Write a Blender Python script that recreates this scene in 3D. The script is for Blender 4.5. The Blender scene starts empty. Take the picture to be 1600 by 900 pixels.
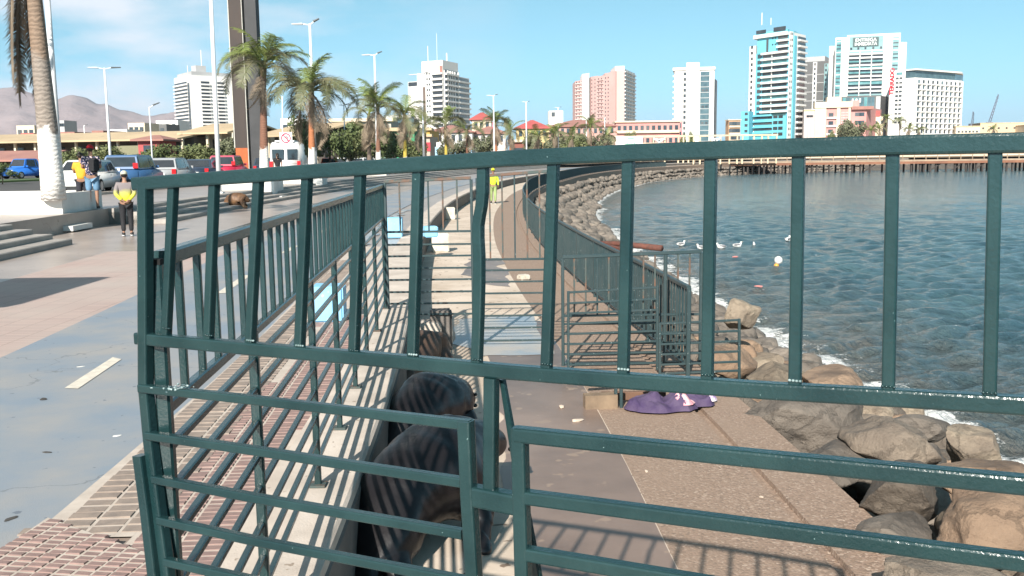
import bpy, bmesh, math, random
import numpy as np
from mathutils import Vector, Matrix, noise as mnoise

random.seed(7)
sc = bpy.context.scene
col = sc.collection
R = math.radians

# ------------------------------------------------------------------ camera
EYE = 1.8                      # camera height above the upper promenade
FPX = 1500.0                   # focal length in photo pixels (1600 wide)
PITCH = math.atan(205.0 / FPX)
ROLL = 0.0122
CAM = Vector((0, 0, EYE))
_fw = Vector((0, math.cos(PITCH), -math.sin(PITCH)))
_r0 = Vector((1, 0, 0))
_u0 = _r0.cross(_fw)
_u = _u0 * math.cos(ROLL) + _r0 * math.sin(ROLL)
_r = _r0 * math.cos(ROLL) - _u0 * math.sin(ROLL)
cam_data = bpy.data.cameras.new('camera')
cam = bpy.data.objects.new('camera', cam_data)
col.objects.link(cam)
cam.matrix_world = Matrix((( _r.x, _u.x, -_fw.x, CAM.x), (_r.y, _u.y, -_fw.y, CAM.y),
                           (_r.z, _u.z, -_fw.z, CAM.z), (0, 0, 0, 1)))
cam_data.sensor_width = 36.0
cam_data.lens = 36.0 * FPX / 1600.0
cam_data.clip_start = 0.05
cam_data.clip_end = 60000.0
sc.camera = cam

# ------------------------------------------------------------------ sun, sky, exposure
SUN_AZ = R(14)                 # shadows fall away from us and 14 degrees to the right
SUN_EL = R(31.5)
travel = Vector((math.sin(SUN_AZ) * math.cos(SUN_EL), math.cos(SUN_AZ) * math.cos(SUN_EL), -math.sin(SUN_EL)))
sl = bpy.data.lights.new('sun', 'SUN')
sl.energy = 5.0
sl.angle = R(0.5)
sl.color = (1.0, 0.94, 0.85)
sun = bpy.data.objects.new('sun', sl)
col.objects.link(sun)
sun.rotation_euler = travel.to_track_quat('-Z', 'Y').to_euler()
sun.location = (-20, -40, 60)

world = bpy.data.worlds.new('World')
sc.world = world
world.use_nodes = True
wt = world.node_tree
for n in list(wt.nodes):
    wt.nodes.remove(n)
def wn(t, **k):
    n = wt.nodes.new(t)
    for a, b in k.items():
        setattr(n, a, b)
    return n
sky = wn('ShaderNodeTexSky', sky_type='NISHITA')
sky.sun_disc = False
sky.sun_elevation = SUN_EL
sky.sun_rotation = math.atan2(-math.sin(SUN_AZ), -math.cos(SUN_AZ))
sky.altitude = 0
sky.air_density = 1.0
sky.dust_density = 0.6
sky.ozone_density = 1.6
bw = wn('ShaderNodeRGBToBW')
wt.links.new(sky.outputs[0], bw.inputs[0])
cyan = wn('ShaderNodeMix', data_type='RGBA', blend_type='MULTIPLY')      # the clear cyan of this sky
cyan.inputs[0].default_value = 1.0
wt.links.new(bw.outputs[0], cyan.inputs[6])
cyan.inputs[7].default_value = (0.42, 1.13, 1.52, 1)
tint = wn('ShaderNodeMix', data_type='RGBA')
tint.inputs[0].default_value = 0.85
wt.links.new(sky.outputs[0], tint.inputs[6])
wt.links.new(cyan.outputs[2], tint.inputs[7])
tc = wn('ShaderNodeTexCoord')
mp = wn('ShaderNodeMapping')
mp.inputs['Scale'].default_value = (1.0, 1.0, 3.4)
wt.links.new(tc.outputs['Generated'], mp.inputs['Vector'])
nz = wn('ShaderNodeTexNoise')
nz.inputs['Scale'].default_value = 4.4
nz.inputs['Detail'].default_value = 7
nz.inputs['Roughness'].default_value = 0.55
wt.links.new(mp.outputs[0], nz.inputs['Vector'])
rp = wn('ShaderNodeValToRGB')
rp.color_ramp.elements[0].position = 0.40
rp.color_ramp.elements[1].position = 0.60
wt.links.new(nz.outputs['Fac'], rp.inputs[0])
sep = wn('ShaderNodeSeparateXYZ')
wt.links.new(tc.outputs['Generated'], sep.inputs[0])
lm = wn('ShaderNodeMapRange')            # thin cloud lies inland, to the left
lm.inputs['From Min'].default_value = 0.02
lm.inputs['From Max'].default_value = -0.30
lm.inputs['To Max'].default_value = 0.85
wt.links.new(sep.outputs['X'], lm.inputs['Value'])
mu = wn('ShaderNodeMath', operation='MULTIPLY')
wt.links.new(rp.outputs[0], mu.inputs[0])
wt.links.new(lm.outputs[0], mu.inputs[1])
cm = wn('ShaderNodeMix', data_type='RGBA')
wt.links.new(mu.outputs[0], cm.inputs[0])
wt.links.new(tint.outputs[2], cm.inputs[6])
cm.inputs[7].default_value = (8.6, 8.9, 9.6, 1)
bg = wn('ShaderNodeBackground')
bg.inputs['Strength'].default_value = 0.06
wt.links.new(cm.outputs[2], bg.inputs['Color'])
wo = wn('ShaderNodeOutputWorld')
wt.links.new(bg.outputs[0], wo.inputs[0])

sc.view_settings.view_transform = 'Standard'
sc.view_settings.look = 'None'
sc.view_settings.exposure = 0.92
sc.view_settings.gamma = 1.0
sc.cycles.max_bounces = 6
sc.cycles.diffuse_bounces = 3
sc.cycles.glossy_bounces = 3
sc.cycles.transmission_bounces = 3

# ------------------------------------------------------------------ helpers
def ray(px, py):
    return _fw + _r * ((px - 800.0) / FPX) - _u * ((py - 450.0) / FPX)
def at_z(px, py, z):
    d = ray(px, py)
    return CAM + d * ((z - EYE) / d.z)
def at_d(px, py, dist):
    d = ray(px, py)
    return CAM + d * (dist / d.y)

MATS = {}
def mat(name, c, rough=0.7, c2=None, scale=4.0, mix=(0.35, 0.65), metal=0.0, bump=0.0, bscale=30.0,
        spots=None, spot_scale=60.0, spot_at=0.68, detail=5.0, spec=0.5, coords='world', stretch=(1, 1, 1), bdist=0.01, cracks=None):
    """procedural principled material: two colours mixed by noise, optional spots and bump"""
    if name in MATS:
        return MATS[name]
    m = bpy.data.materials.new(name)
    m.use_nodes = True
    nt = m.node_tree
    b = nt.nodes['Principled BSDF']
    b.inputs['Roughness'].default_value = rough
    b.inputs['Metallic'].default_value = metal
    b.inputs['Specular IOR Level'].default_value = spec
    N, L = nt.nodes.new, nt.links.new
    if coords == 'world':
        g = N('ShaderNodeNewGeometry'); vec = g.outputs['Position']
    else:
        g = N('ShaderNodeTexCoord'); vec = g.outputs['Object']
    mpn = N('ShaderNodeMapping'); mpn.inputs['Scale'].default_value = stretch
    L(vec, mpn.inputs['Vector']); vec = mpn.outputs[0]
    if c2 is None:
        c2 = tuple(min(1, x * 0.78) for x in c)
    n1 = N('ShaderNodeTexNoise'); n1.inputs['Scale'].default_value = scale
    n1.inputs['Detail'].default_value = detail; n1.inputs['Roughness'].default_value = 0.6
    L(vec, n1.inputs['Vector'])
    r1 = N('ShaderNodeMapRange'); r1.inputs['From Min'].default_value = mix[0]; r1.inputs['From Max'].default_value = mix[1]
    L(n1.outputs['Fac'], r1.inputs['Value'])
    mx = N('ShaderNodeMix'); mx.data_type = 'RGBA'
    L(r1.outputs[0], mx.inputs[0])
    mx.inputs[6].default_value = (*c, 1); mx.inputs[7].default_value = (*c2, 1)
    out = mx.outputs[2]
    if spots is not None:
        n2 = N('ShaderNodeTexNoise'); n2.inputs['Scale'].default_value = spot_scale; n2.inputs['Detail'].default_value = 2
        L(vec, n2.inputs['Vector'])
        r2 = N('ShaderNodeMapRange'); r2.inputs['From Min'].default_value = spot_at; r2.inputs['From Max'].default_value = spot_at + 0.03
        L(n2.outputs['Fac'], r2.inputs['Value'])
        mx2 = N('ShaderNodeMix'); mx2.data_type = 'RGBA'
        L(r2.outputs[0], mx2.inputs[0]); L(out, mx2.inputs[6]); mx2.inputs[7].default_value = (*spots, 1)
        out = mx2.outputs[2]
    if cracks:
        cs, cw, cc = cracks
        wn_ = N('ShaderNodeTexNoise'); wn_.inputs['Scale'].default_value = cs*3; wn_.inputs['Detail'].default_value = 6; L(vec, wn_.inputs['Vector'])
        wv = N('ShaderNodeVectorMath'); wv.operation = 'MULTIPLY_ADD'; L(wn_.outputs['Color'], wv.inputs[0]); wv.inputs[1].default_value = (.5/cs,)*3; L(vec, wv.inputs[2])
        vo = N('ShaderNodeTexVoronoi'); vo.feature = 'DISTANCE_TO_EDGE'; vo.inputs['Scale'].default_value = cs; L(wv.outputs[0], vo.inputs['Vector'])
        rc = N('ShaderNodeMapRange'); rc.inputs['From Min'].default_value = cw; rc.inputs['From Max'].default_value = 0; L(vo.outputs['Distance'], rc.inputs['Value']); rc.inputs['To Max'].default_value = .8
        mx3 = N('ShaderNodeMix'); mx3.data_type = 'RGBA'; L(rc.outputs[0], mx3.inputs[0]); L(out, mx3.inputs[6]); mx3.inputs[7].default_value = (*cc, 1); out = mx3.outputs[2]
    L(out, b.inputs['Base Color'])
    if bump > 0:
        n3 = N('ShaderNodeTexNoise'); n3.inputs['Scale'].default_value = bscale; n3.inputs['Detail'].default_value = 4
        L(vec, n3.inputs['Vector'])
        bp = N('ShaderNodeBump'); bp.inputs['Strength'].default_value = bump; bp.inputs['Distance'].default_value = bdist
        L(n3.outputs['Fac'], bp.inputs['Height']); L(bp.outputs[0], b.inputs['Normal'])
    MATS[name] = m
    return m

class MB:
    """collects shapes, then links them as one mesh object"""
    def __init__(s):
        s.v = []; s.f = []
    def add(s, vs, fs):
        o = len(s.v); s.v += [tuple(p) for p in vs]; s.f += [tuple(i + o for i in q) for q in fs]; return s
    def box(s, lo, hi):
        x0, y0, z0 = lo; x1, y1, z1 = hi
        return s.add([(x0,y0,z0),(x1,y0,z0),(x1,y1,z0),(x0,y1,z0),(x0,y0,z1),(x1,y0,z1),(x1,y1,z1),(x0,y1,z1)],
                     [(0,3,2,1),(4,5,6,7),(0,1,5,4),(1,2,6,5),(2,3,7,6),(3,0,4,7)])
    def cbox(s, c, sz):
        return s.box([c[i]-sz[i]/2 for i in range(3)], [c[i]+sz[i]/2 for i in range(3)])
    def bar(s, a, b, w, h=None, side=None, ch=0.16, w2=None, h2=None):
        """rectangular tube with chamfered edges from a to b; side = direction of its width"""
        a = Vector(a); b = Vector(b); h = h or w; w2 = w2 or w; h2 = h2 or h
        t = (b - a).normalized()
        if side is None:
            side = Vector((0, 0, 1)).cross(t)
            if side.length < 1e-3: side = Vector((1, 0, 0))
        side = Vector(side); side = (side - t * side.dot(t)).normalized()
        up = t.cross(side).normalized()
        vs = []
        for p, ww, hh in ((a, w, h), (b, w2, h2)):
            c = ch * min(ww, hh)
            for x, y in ((ww/2-c, hh/2), (-ww/2+c, hh/2), (-ww/2, hh/2-c), (-ww/2, -hh/2+c), (-ww/2+c, -hh/2), (ww/2-c, -hh/2), (ww/2, -hh/2+c), (ww/2, hh/2-c)):
                vs.append(p + side * x + up * y)
        fs = [(i, (i+1) % 8, 8 + (i+1) % 8, 8 + i) for i in range(8)]
        fs += [tuple(range(7, -1, -1)), tuple(range(8, 16))]
        return s.add(vs, fs)
    def sweep(s, pts, w, h, side, ch=0.16):
        """one chamfered rectangular tube along a polyline, mitred at its bends"""
        pts = [Vector(p) for p in pts]; c = ch*min(w, h); vs = []
        for i, p in enumerate(pts):
            t = (pts[min(i+1, len(pts)-1)] - pts[max(i-1, 0)]).normalized(); sd = (Vector(side)-t*Vector(side).dot(t)).normalized(); up = t.cross(sd)
            e = .29*c
            for x, y in ((w/2-c, h/2), (-w/2+c, h/2), (-w/2+e, h/2-e), (-w/2, h/2-c), (-w/2, -h/2+c), (-w/2+e, -h/2+e), (-w/2+c, -h/2), (w/2-c, -h/2), (w/2-e, -h/2+e), (w/2, -h/2+c), (w/2, h/2-c), (w/2-e, h/2-e)):
                vs.append(p + sd*x + up*y)
        n = 12
        fs = [(k*n+i, k*n+(i+1) % n, k*n+n+(i+1) % n, k*n+n+i) for k in range(len(pts)-1) for i in range(n)]
        fs += [tuple(range(n-1, -1, -1)), tuple((len(pts)-1)*n+i for i in range(n))]
        return s.add(vs, fs)
    def tube(s, pts, rads, n=8, cap=True):
        pts = [Vector(p) for p in pts]
        if not hasattr(rads, '__len__'): rads = [rads] * len(pts)
        vs = []; ref = None
        for i, p in enumerate(pts):
            t = (pts[min(i+1, len(pts)-1)] - pts[max(i-1, 0)]).normalized()
            if ref is None:
                ref = Vector((1, 0, 0)) if abs(t.x) < 0.9 else Vector((0, 1, 0))
            e1 = (ref - t * ref.dot(t)).normalized(); e2 = t.cross(e1); ref = e1
            for k in range(n):
                a = 2 * math.pi * k / n
                vs.append(p + (e1 * math.cos(a) + e2 * math.sin(a)) * rads[i])
        fs = []
        for i in range(len(pts) - 1):
            for k in range(n):
                fs.append((i*n+k, i*n+(k+1) % n, (i+1)*n+(k+1) % n, (i+1)*n+k))
        if cap:
            fs.append(tuple(range(n-1, -1, -1))); fs.append(tuple((len(pts)-1)*n + k for k in range(n)))
        return s.add(vs, fs)
    def prism(s, poly, z0, z1):
        n = len(poly)
        vs = [(p[0], p[1], z0) for p in poly] + [(p[0], p[1], z1) for p in poly]
        fs = [tuple(range(n-1, -1, -1)), tuple(range(n, 2*n))] + [(i, (i+1) % n, n+(i+1) % n, n+i) for i in range(n)]
        return s.add(vs, fs)
    def ell(s, c, r, nu=12, nv=8):
        vs = [(c[0], c[1], c[2]-r[2])]
        for j in range(1, nv):
            a = math.pi * j / nv - math.pi/2
            for i in range(nu):
                b = 2*math.pi*i/nu
                vs.append((c[0]+r[0]*math.cos(a)*math.cos(b), c[1]+r[1]*math.cos(a)*math.sin(b), c[2]+r[2]*math.sin(a)))
        vs.append((c[0], c[1], c[2]+r[2])); fs = []
        for i in range(nu):
            fs.append((0, 1+(i+1) % nu, 1+i)); fs.append((len(vs)-1, len(vs)-1-nu+i, len(vs)-1-nu+(i+1) % nu))
        for j in range(nv-2):
            for i in range(nu):
                fs.append((1+j*nu+i, 1+j*nu+(i+1) % nu, 1+(j+1)*nu+(i+1) % nu, 1+(j+1)*nu+i))
        return s.add(vs, fs)
    def mesh(s, name, m=None, smooth=False):
        me = bpy.data.meshes.new(name); me.from_pydata(s.v, [], s.f)
        if m: me.materials.append(m)
        if smooth: me.polygons.foreach_set('use_smooth', [True] * len(me.polygons))
        me.update(); return me
    def build(s, name, m, parent=None, smooth=False):
        return link(name, s.mesh(name, m, smooth), parent)

def link(name, me, parent=None, loc=None):
    o = bpy.data.objects.new(name, me); col.objects.link(o)
    if parent: o.parent = parent
    if loc is not None: o.location = loc
    return o
def tag(o, label, cat, group=None, kind=None):
    if label: o['label'] = label
    if cat: o['category'] = cat
    if group: o['group'] = group
    if kind: o['kind'] = kind
    return o
def thing(name, label, cat, loc=(0, 0, 0), rz=0.0, group=None):
    o = bpy.data.objects.new(name, None); col.objects.link(o)
    o.empty_display_size = 0.2
    o.location = loc; o.rotation_euler = (0, 0, rz)
    return tag(o, label, cat, group)
def struct(o, label=None):
    o['kind'] = 'structure'
    if label: o['label'] = label
    return o
def copy_tree(o, parent=None):
    c = o.copy(); col.objects.link(c)
    if parent: c.parent = parent
    for ch in list(o.children): copy_tree(ch, c)
    return c
_ub = {}
def ubox(m):
    if m.name not in _ub:
        _ub[m.name] = MB().box((-.5, -.5, -.5), (.5, .5, .5)).mesh('block', m)
    return _ub[m.name]
def baked(o):
    """apply a helper object's modifiers and return the finished mesh"""
    dg = bpy.context.evaluated_depsgraph_get()
    me = bpy.data.meshes.new_from_object(o.evaluated_get(dg)); bpy.data.objects.remove(o); return me
def skin_mesh(name, vs, es, rad, m, sub=2):
    me = bpy.data.meshes.new(name); me.from_pydata([tuple(v) for v in vs], es, [])
    o = bpy.data.objects.new(name, me); col.objects.link(o)
    md = o.modifiers.new('skin', 'SKIN'); md.use_smooth_shade = True
    for i, r in enumerate(rad):
        me.skin_vertices[0].data[i].radius = r if hasattr(r, '__len__') else (r, r)
    sb = o.modifiers.new('sub', 'SUBSURF'); sb.levels = sub; sb.render_levels = sub
    out = baked(o); out.name = name
    out.materials.clear(); out.materials.append(m)
    out.polygons.foreach_set('use_smooth', [True] * len(out.polygons))
    return out
def text_mesh(body, size, m, ext=0.02, fat=0.0):
    cu = bpy.data.curves.new('lettering', 'FONT'); cu.body = body; cu.size = size; cu.extrude = ext; cu.offset = fat
    cu.align_x = 'CENTER'; cu.align_y = 'CENTER'
    o = bpy.data.objects.new('lettering', cu); col.objects.link(o)
    me = baked(o); me.materials.clear(); me.materials.append(m); return me

# ------------------------------------------------------------------ the outer edge of the sea ledge, as a smooth curve
_O = [(2.75,-8),(2.45,0),(2.33,5.2),(2.19,8.6),(1.95,12),(1.6,16),(1.25,21),(.95,27),(.78,35),(.8,42),(1.05,50),(1.55,61),
      (2.9,76),(4.6,88),(9.5,119),(17,151),(27,181),(43,213),(68,240),(110,262),(200,280),(420,300),(900,330)]
def _catmull(P, step):
    P = np.array(P, float); out = []
    for i in range(len(P)-1):
        p0 = P[max(i-1, 0)]; p1 = P[i]; p2 = P[i+1]; p3 = P[min(i+2, len(P)-1)]
        n = max(2, int(np.linalg.norm(p2-p1) / step(p1[1])))
        for k in range(n):
            t = k / n
            d1 = np.linalg.norm(p2-p1); 
            m1 = (p2-p0) / max(1e-6, np.linalg.norm(p2-p1)+np.linalg.norm(p1-p0)) * d1
            m2 = (p3-p1) / max(1e-6, np.linalg.norm(p3-p2)+np.linalg.norm(p2-p1)) * d1
            h = (2*t**3-3*t**2+1)*p1 + (t**3-2*t**2+t)*m1 + (-2*t**3+3*t**2)*p2 + (t**3-t**2)*m2
            out.append(h)
    out.append(P[-1]); return np.array(out)
OC = _catmull(_O, lambda y: 0.5 if y < 40 else (1.5 if y < 130 else 4.0))
_t = np.gradient(OC, axis=0); _t /= np.linalg.norm(_t, axis=1)[:, None]
ON = np.stack([-_t[:, 1], _t[:, 0]], 1)          # points inland (left)
OS = np.concatenate([[0], np.cumsum(np.linalg.norm(np.diff(OC, axis=0), axis=1))])
def _s_of_y(y): return float(np.interp(y, OC[:, 1], OS))
def edge(s, off):
    """point at arc length s along the ledge, off metres inland"""
    x = np.interp(s, OS, OC[:, 0]); y = np.interp(s, OS, OC[:, 1])
    nx = np.interp(s, OS, ON[:, 0]); ny = np.interp(s, OS, ON[:, 1])
    return Vector((x + nx*off, y + ny*off, 0))
def edge_y(y, off):
    return edge(_s_of_y(y), off)
def strip(name, m, prof, y0, y1, parent=None, closed=False, widen=None):
    """sweep a profile [(inland offset, z), ...] along the ledge between y0 and y1"""
    idx = [i for i in range(len(OC)) if y0 <= OC[i, 1] <= y1]
    vs = []; fs = []; n = len(prof)
    for i in idx:
        kw = widen(OC[i, 1]) if widen else 1
        for o, z in prof:
            o = o*kw
            vs.append((OC[i, 0]+ON[i, 0]*o, OC[i, 1]+ON[i, 1]*o, z))
    for k in range(len(idx)-1):
        for j in range(n if closed else n-1):
            a = k*n+j; b = k*n+(j+1) % n
            fs.append((a, b, b+n, a+n))
    if closed:
        fs.append(tuple(range(n))); fs.append(tuple((len(idx)-1)*n + k for k in range(n-1, -1, -1)))
    me = bpy.data.meshes.new(name); me.from_pydata(vs, [], fs); me.materials.append(m); me.update()
    return link(name, me, parent)
LOW = -0.5        # level of the lower sea walk
SEA = -2.9        # water level
TOP = 0.45        # level of the platform, car park and town
W_OFF = 3.2       # inland offset of the little wall between the two walks
# ------------------------------------------------------------------ materials
PAINT = mat('green railing paint', (.0085, .0275, .0295), .20, (.017, .044, .045), 5, bump=.3, bscale=130, spots=(.16, .24, .24), spot_scale=120, spot_at=.765, bdist=.003)
PAINT2 = mat('weathered railing paint', (.018, .040, .044), .42, (.034, .052, .054), 3, spots=(.30, .34, .33), spot_scale=60, spot_at=.70)
RUSTY = mat('rust flecked paint', (.05, .07, .065), .55, (.13, .07, .045), 8, mix=(.45, .6))
CONC_W = mat('pale cast concrete', (.58, .50, .43), .8, (.42, .355, .30), 2.2, spots=(.28, .22, .17), spot_scale=16, spot_at=.71, bump=.3, bscale=90)
CONC_FL = mat('pale corridor concrete', (.60, .50, .41), .75, (.45, .36, .28), 1.4, spots=(.2, .14, .1), spot_scale=9, spot_at=.68, bump=.3, bscale=70)
CONC_D = mat('dark stained concrete', (.16, .14, .125), .8, (.10, .085, .075), 3, bump=.4, bscale=60)  # dark tone puts the shade of the wall's sea side into the colour
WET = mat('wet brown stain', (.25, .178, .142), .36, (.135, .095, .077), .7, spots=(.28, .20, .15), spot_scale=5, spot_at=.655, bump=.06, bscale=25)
PAVE_S = mat('smooth promenade slab', (.37, .305, .265), .34, (.27, .22, .19), .8, mix=(.3, .7), bump=.1, bscale=50, spots=(.17, .14, .12), spot_scale=5, spot_at=.70, cracks=(.33, .003, (.16, .13, .11)))
LANE = mat('faded blue lane paint', (.195, .235, .28), .62, (.315, .29, .265), .8, mix=(.40, .70), spots=(.13, .15, .18), spot_scale=11, spot_at=.70, bump=.15, bscale=120, detail=8, cracks=(.42, .0035, (.12, .13, .14)))
WHITE_L = mat('worn white road paint', (.66, .60, .50), .7, (.52, .47, .4), 12)
BRICK = mat('grey paver', (.28, .22, .18), .8, (.20, .16, .135), 11, bump=.2, bscale=200)
REDT = mat('red paver', (.27, .175, .155), .8, (.20, .135, .12), 13, bump=.2, bscale=200)
JOINT = mat('pale paver joint', (.50, .43, .37), .9, (.40, .34, .29), 8)
STEP = mat('step concrete', (.37, .335, .30), .75, (.27, .245, .225), 1.6, bump=.15, bscale=50)
ASPH = mat('asphalt', (.075, .07, .066), .85, (.055, .052, .05), 1.0, bump=.2, bscale=60)
EARTH = mat('dry ground', (.30, .235, .17), .95, (.22, .17, .12), .06, detail=8)
GRASS = mat('grass', (.055, .10, .03), .9, (.09, .12, .04), 2.0)
WHITEP = mat('white masonry paint', (.72, .70, .66), .7, (.62, .59, .55), 1.3)
GREYW = mat('grey wall paint', (.5, .52, .55), .7, (.44, .46, .49), .4)

def aggregate(name, base):
    """exposed pebble concrete"""
    m = bpy.data.materials.new(name); m.use_nodes = True; nt = m.node_tree; N, L = nt.nodes.new, nt.links.new
    b = nt.nodes['Principled BSDF']; b.inputs['Roughness'].default_value = .78
    g = N('ShaderNodeNewGeometry')
    v = N('ShaderNodeTexVoronoi'); v.inputs['Scale'].default_value = 62; L(g.outputs['Position'], v.inputs['Vector'])
    r = N('ShaderNodeValToRGB')
    els = r.color_ramp.elements
    cs = [(.0, (.10, .07, .055)), (.25, (.20, .135, .095)), (.5, (.29, .20, .145)), (.75, (.23, .15, .115)), (1., (.50, .39, .31))]
    els[0].position = 0; els[0].color = (*cs[0][1], 1); els[1].position = 1; els[1].color = (*cs[4][1], 1)
    for p, c in cs[1:4]:
        e = els.new(p); e.color = (*c, 1)
    s = N('ShaderNodeSeparateXYZ'); L(v.outputs['Color'], s.inputs[0]); L(s.outputs[0], r.inputs[0])
    n = N('ShaderNodeTexNoise'); n.inputs['Scale'].default_value = 1.3; n.inputs['Detail'].default_value = 6; L(g.outputs['Position'], n.inputs['Vector'])
    mr = N('ShaderNodeMapRange'); mr.inputs['From Min'].default_value = .35; mr.inputs['From Max'].default_value = .7; L(n.outputs['Fac'], mr.inputs['Value'])
    mr.inputs['To Min'].default_value = .35; mr.inputs['To Max'].default_value = .88
    mx = N('ShaderNodeMix'); mx.data_type = 'RGBA'; L(mr.outputs[0], mx.inputs[0]); L(r.outputs[0], mx.inputs[6]); mx.inputs[7].default_value = (*base, 1)
    L(mx.outputs[2], b.inputs['Base Color'])
    bp = N('ShaderNodeBump'); bp.inputs['Strength'].default_value = .55; bp.inputs['Distance'].default_value = .006; bp.invert = True
    L(v.outputs['Distance'], bp.inputs['Height']); L(bp.outputs[0], b.inputs['Normal'])
    return m
AGG = aggregate('pebble concrete', (.27, .192, .142))

def tiles_mat(name, c1, c2, mortar, w, h, rot=0, ms=.006):
    """pavement too far off to count: brick pattern in world metres"""
    m = bpy.data.materials.new(name); m.use_nodes = True; nt = m.node_tree; N, L = nt.nodes.new, nt.links.new
    b = nt.nodes['Principled BSDF']; b.inputs['Roughness'].default_value = .7
    g = N('ShaderNodeNewGeometry'); mp_ = N('ShaderNodeMapping'); mp_.inputs['Rotation'].default_value = (0, 0, rot); L(g.outputs['Position'], mp_.inputs['Vector'])
    t = N('ShaderNodeTexBrick'); t.inputs['Scale'].default_value = 1; t.inputs['Brick Width'].default_value = w; t.inputs['Row Height'].default_value = h
    t.inputs['Mortar Size'].default_value = ms; t.offset = 0; t.inputs['Color1'].default_value = (*c1, 1); t.inputs['Color2'].default_value = (*c2, 1); t.inputs['Mortar'].default_value = (*mortar, 1)
    L(mp_.outputs[0], t.inputs['Vector'])
    n = N('ShaderNodeTexNoise'); n.inputs['Scale'].default_value = .45; n.inputs['Detail'].default_value = 8; L(g.outputs['Position'], n.inputs['Vector'])
    mr = N('ShaderNodeMapRange'); mr.inputs['From Min'].default_value = .4; mr.inputs['From Max'].default_value = .65; L(n.outputs['Fac'], mr.inputs['Value']); mr.inputs['To Max'].default_value = .7
    mx = N('ShaderNodeMix'); mx.data_type = 'RGBA'; L(mr.outputs[0], mx.inputs[0]); L(t.outputs['Color'], mx.inputs[6]); mx.inputs[7].default_value = (.42, .36, .32, 1)
    L(mx.outputs[2], b.inputs['Base Color']); return m
PINKT = tiles_mat('pink pavement tiles', (.44, .32, .28), (.38, .285, .255), (.25, .19, .165), .30, .10)

# ------------------------------------------------------------------ lower sea walk, wall, upper promenade
YN, YF = -6.0, 262.0
struct(strip('lower_walk', CONC_FL, [(W_OFF+.01, -1.3), (W_OFF+.01, LOW), (1.42, LOW)], YN, YF))
struct(strip('pebble_ledge', AGG, [(1.42, LOW), (.555, LOW), (.55, LOW-.035), (.47, LOW-.035), (.465, LOW), (.03, LOW), (0, LOW-.03), (0, -2.2)], YN, YF))
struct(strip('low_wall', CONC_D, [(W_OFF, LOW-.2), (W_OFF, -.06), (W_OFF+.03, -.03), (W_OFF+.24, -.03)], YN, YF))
struct(strip('kerb', CONC_W, [(W_OFF+.012, -.05), (W_OFF+.012, .012), (W_OFF+.03, .025), (W_OFF+.5, .025), (W_OFF+.51, -.05)], YN, YF))
struct(strip('promenade', PAVE_S, [(W_OFF+.2, -.016), (W_OFF+4.2, -.016), (W_OFF+9.6, -.016)], YN, YF))
struct(strip('tiled_pavement', PINKT, [(W_OFF+3.75, -.006), (W_OFF+5.2, -.006), (W_OFF+6.3, -.006)], YN, 20))
struct(strip('cycle_lane', LANE, [(W_OFF+1.5, .0), (W_OFF+2.6, .0), (W_OFF+3.75, .0)], YN, YF))
lane_dash = strip('lane_dash', WHITE_L, [(W_OFF+2.55, .005), (W_OFF+2.68, .005)], 7.30, 8.95)
p_a, p_b, p_c, p_d = [at_z(x, y, .005) for x, y in ((101, 606), (122, 607), (190, 561), (176, 558))]
lane_dash.data.clear_geometry(); lane_dash.data.from_pydata([p_a, p_b, p_c, p_d], [], [(0, 1, 2, 3)])
struct(lane_dash)
for k in range(4):                                   # further dashes of the same line
    y = 13.5 + 5.2*k
    struct(strip('lane_dash', WHITE_L, [(W_OFF+2.56, .005), (W_OFF+2.68, .005)], y, y+2.2))

# pavers between the lane and the kerb: single pieces near the camera
def pavers(name, m, poly, ang, w, h, gap, z, cap, bed_m, base):
    bed = struct(MB().add([(p.x, p.y, z-.0042) for p in poly], [tuple(range(len(poly)))]).build(base, bed_m))
    def inside(x, y):
        c = False; n = len(poly); j = n-1
        for i in range(n):
            a, b = poly[i], poly[j]
            if (a.y > y) != (b.y > y) and x < (b.x-a.x)*(y-a.y)/(b.y-a.y)+a.x: c = not c
            j = i
        return c
    ca, sa = math.cos(ang), math.sin(ang); cells = []
    for i in range(-130, 130):
        for j in range(-130, 130):
            u, v = i*w, j*h
            x = poly[0].x + u*ca - v*sa; y = poly[0].y + u*sa + v*ca
            if inside(x, y): cells.append((math.hypot(x, y), x, y))
    cells.sort()
    vis = [c for c in cells if c[2] > 2.6]
    pm = []
    for q in range(5):
        t = (w-gap)/2; s_ = (h-gap)/2; dz = .0015*q
        mb = MB(); b = .004
        mb.add([(-t,-s_,-.012),(t,-s_,-.012),(t,s_,-.012),(-t,s_,-.012),(-t+b,-s_+b,dz),(t-b,-s_+b,dz+.001),(t-b,s_-b,dz),(-t+b,s_-b,dz+.001)],
               [(4,5,6,7),(0,1,5,4),(1,2,6,5),(2,3,7,6),(3,0,4,7)])
        pm.append(mb.mesh(name, m))
    rest = MB()
    for k, (d, x, y) in enumerate(vis):
        if k < cap:
            o = link(name, random.choice(pm), bed); o.location = (x, y, z-.003); o.rotation_euler = (0, 0, ang)
        else:
            q = random.choice(pm)
            rest.add([(x+v.co.x*ca-v.co.y*sa, y+v.co.x*sa+v.co.y*ca, z-.003+v.co.z) for v in q.vertices], [tuple(p.vertices) for p in q.polygons])
    if rest.v:
        tag(rest.build(name+'_field', m, bed), None, None, kind='stuff')
    return bed
def band(off0, off1, y0, y1, n=14):
    a = [edge_y(y0+(y1-y0)*k/n, off0) for k in range(n+1)]; b = [edge_y(y0+(y1-y0)*k/n, off1) for k in range(n+1)]
    return a + b[::-1]
ang_b = math.atan2(1, -.062) - math.pi/2
pavers('brick', BRICK, band(W_OFF+1.0, W_OFF+1.5, 4.55, 20), ang_b, .165, .098, .014, .006, 300, JOINT, 'brick_strip')
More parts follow.
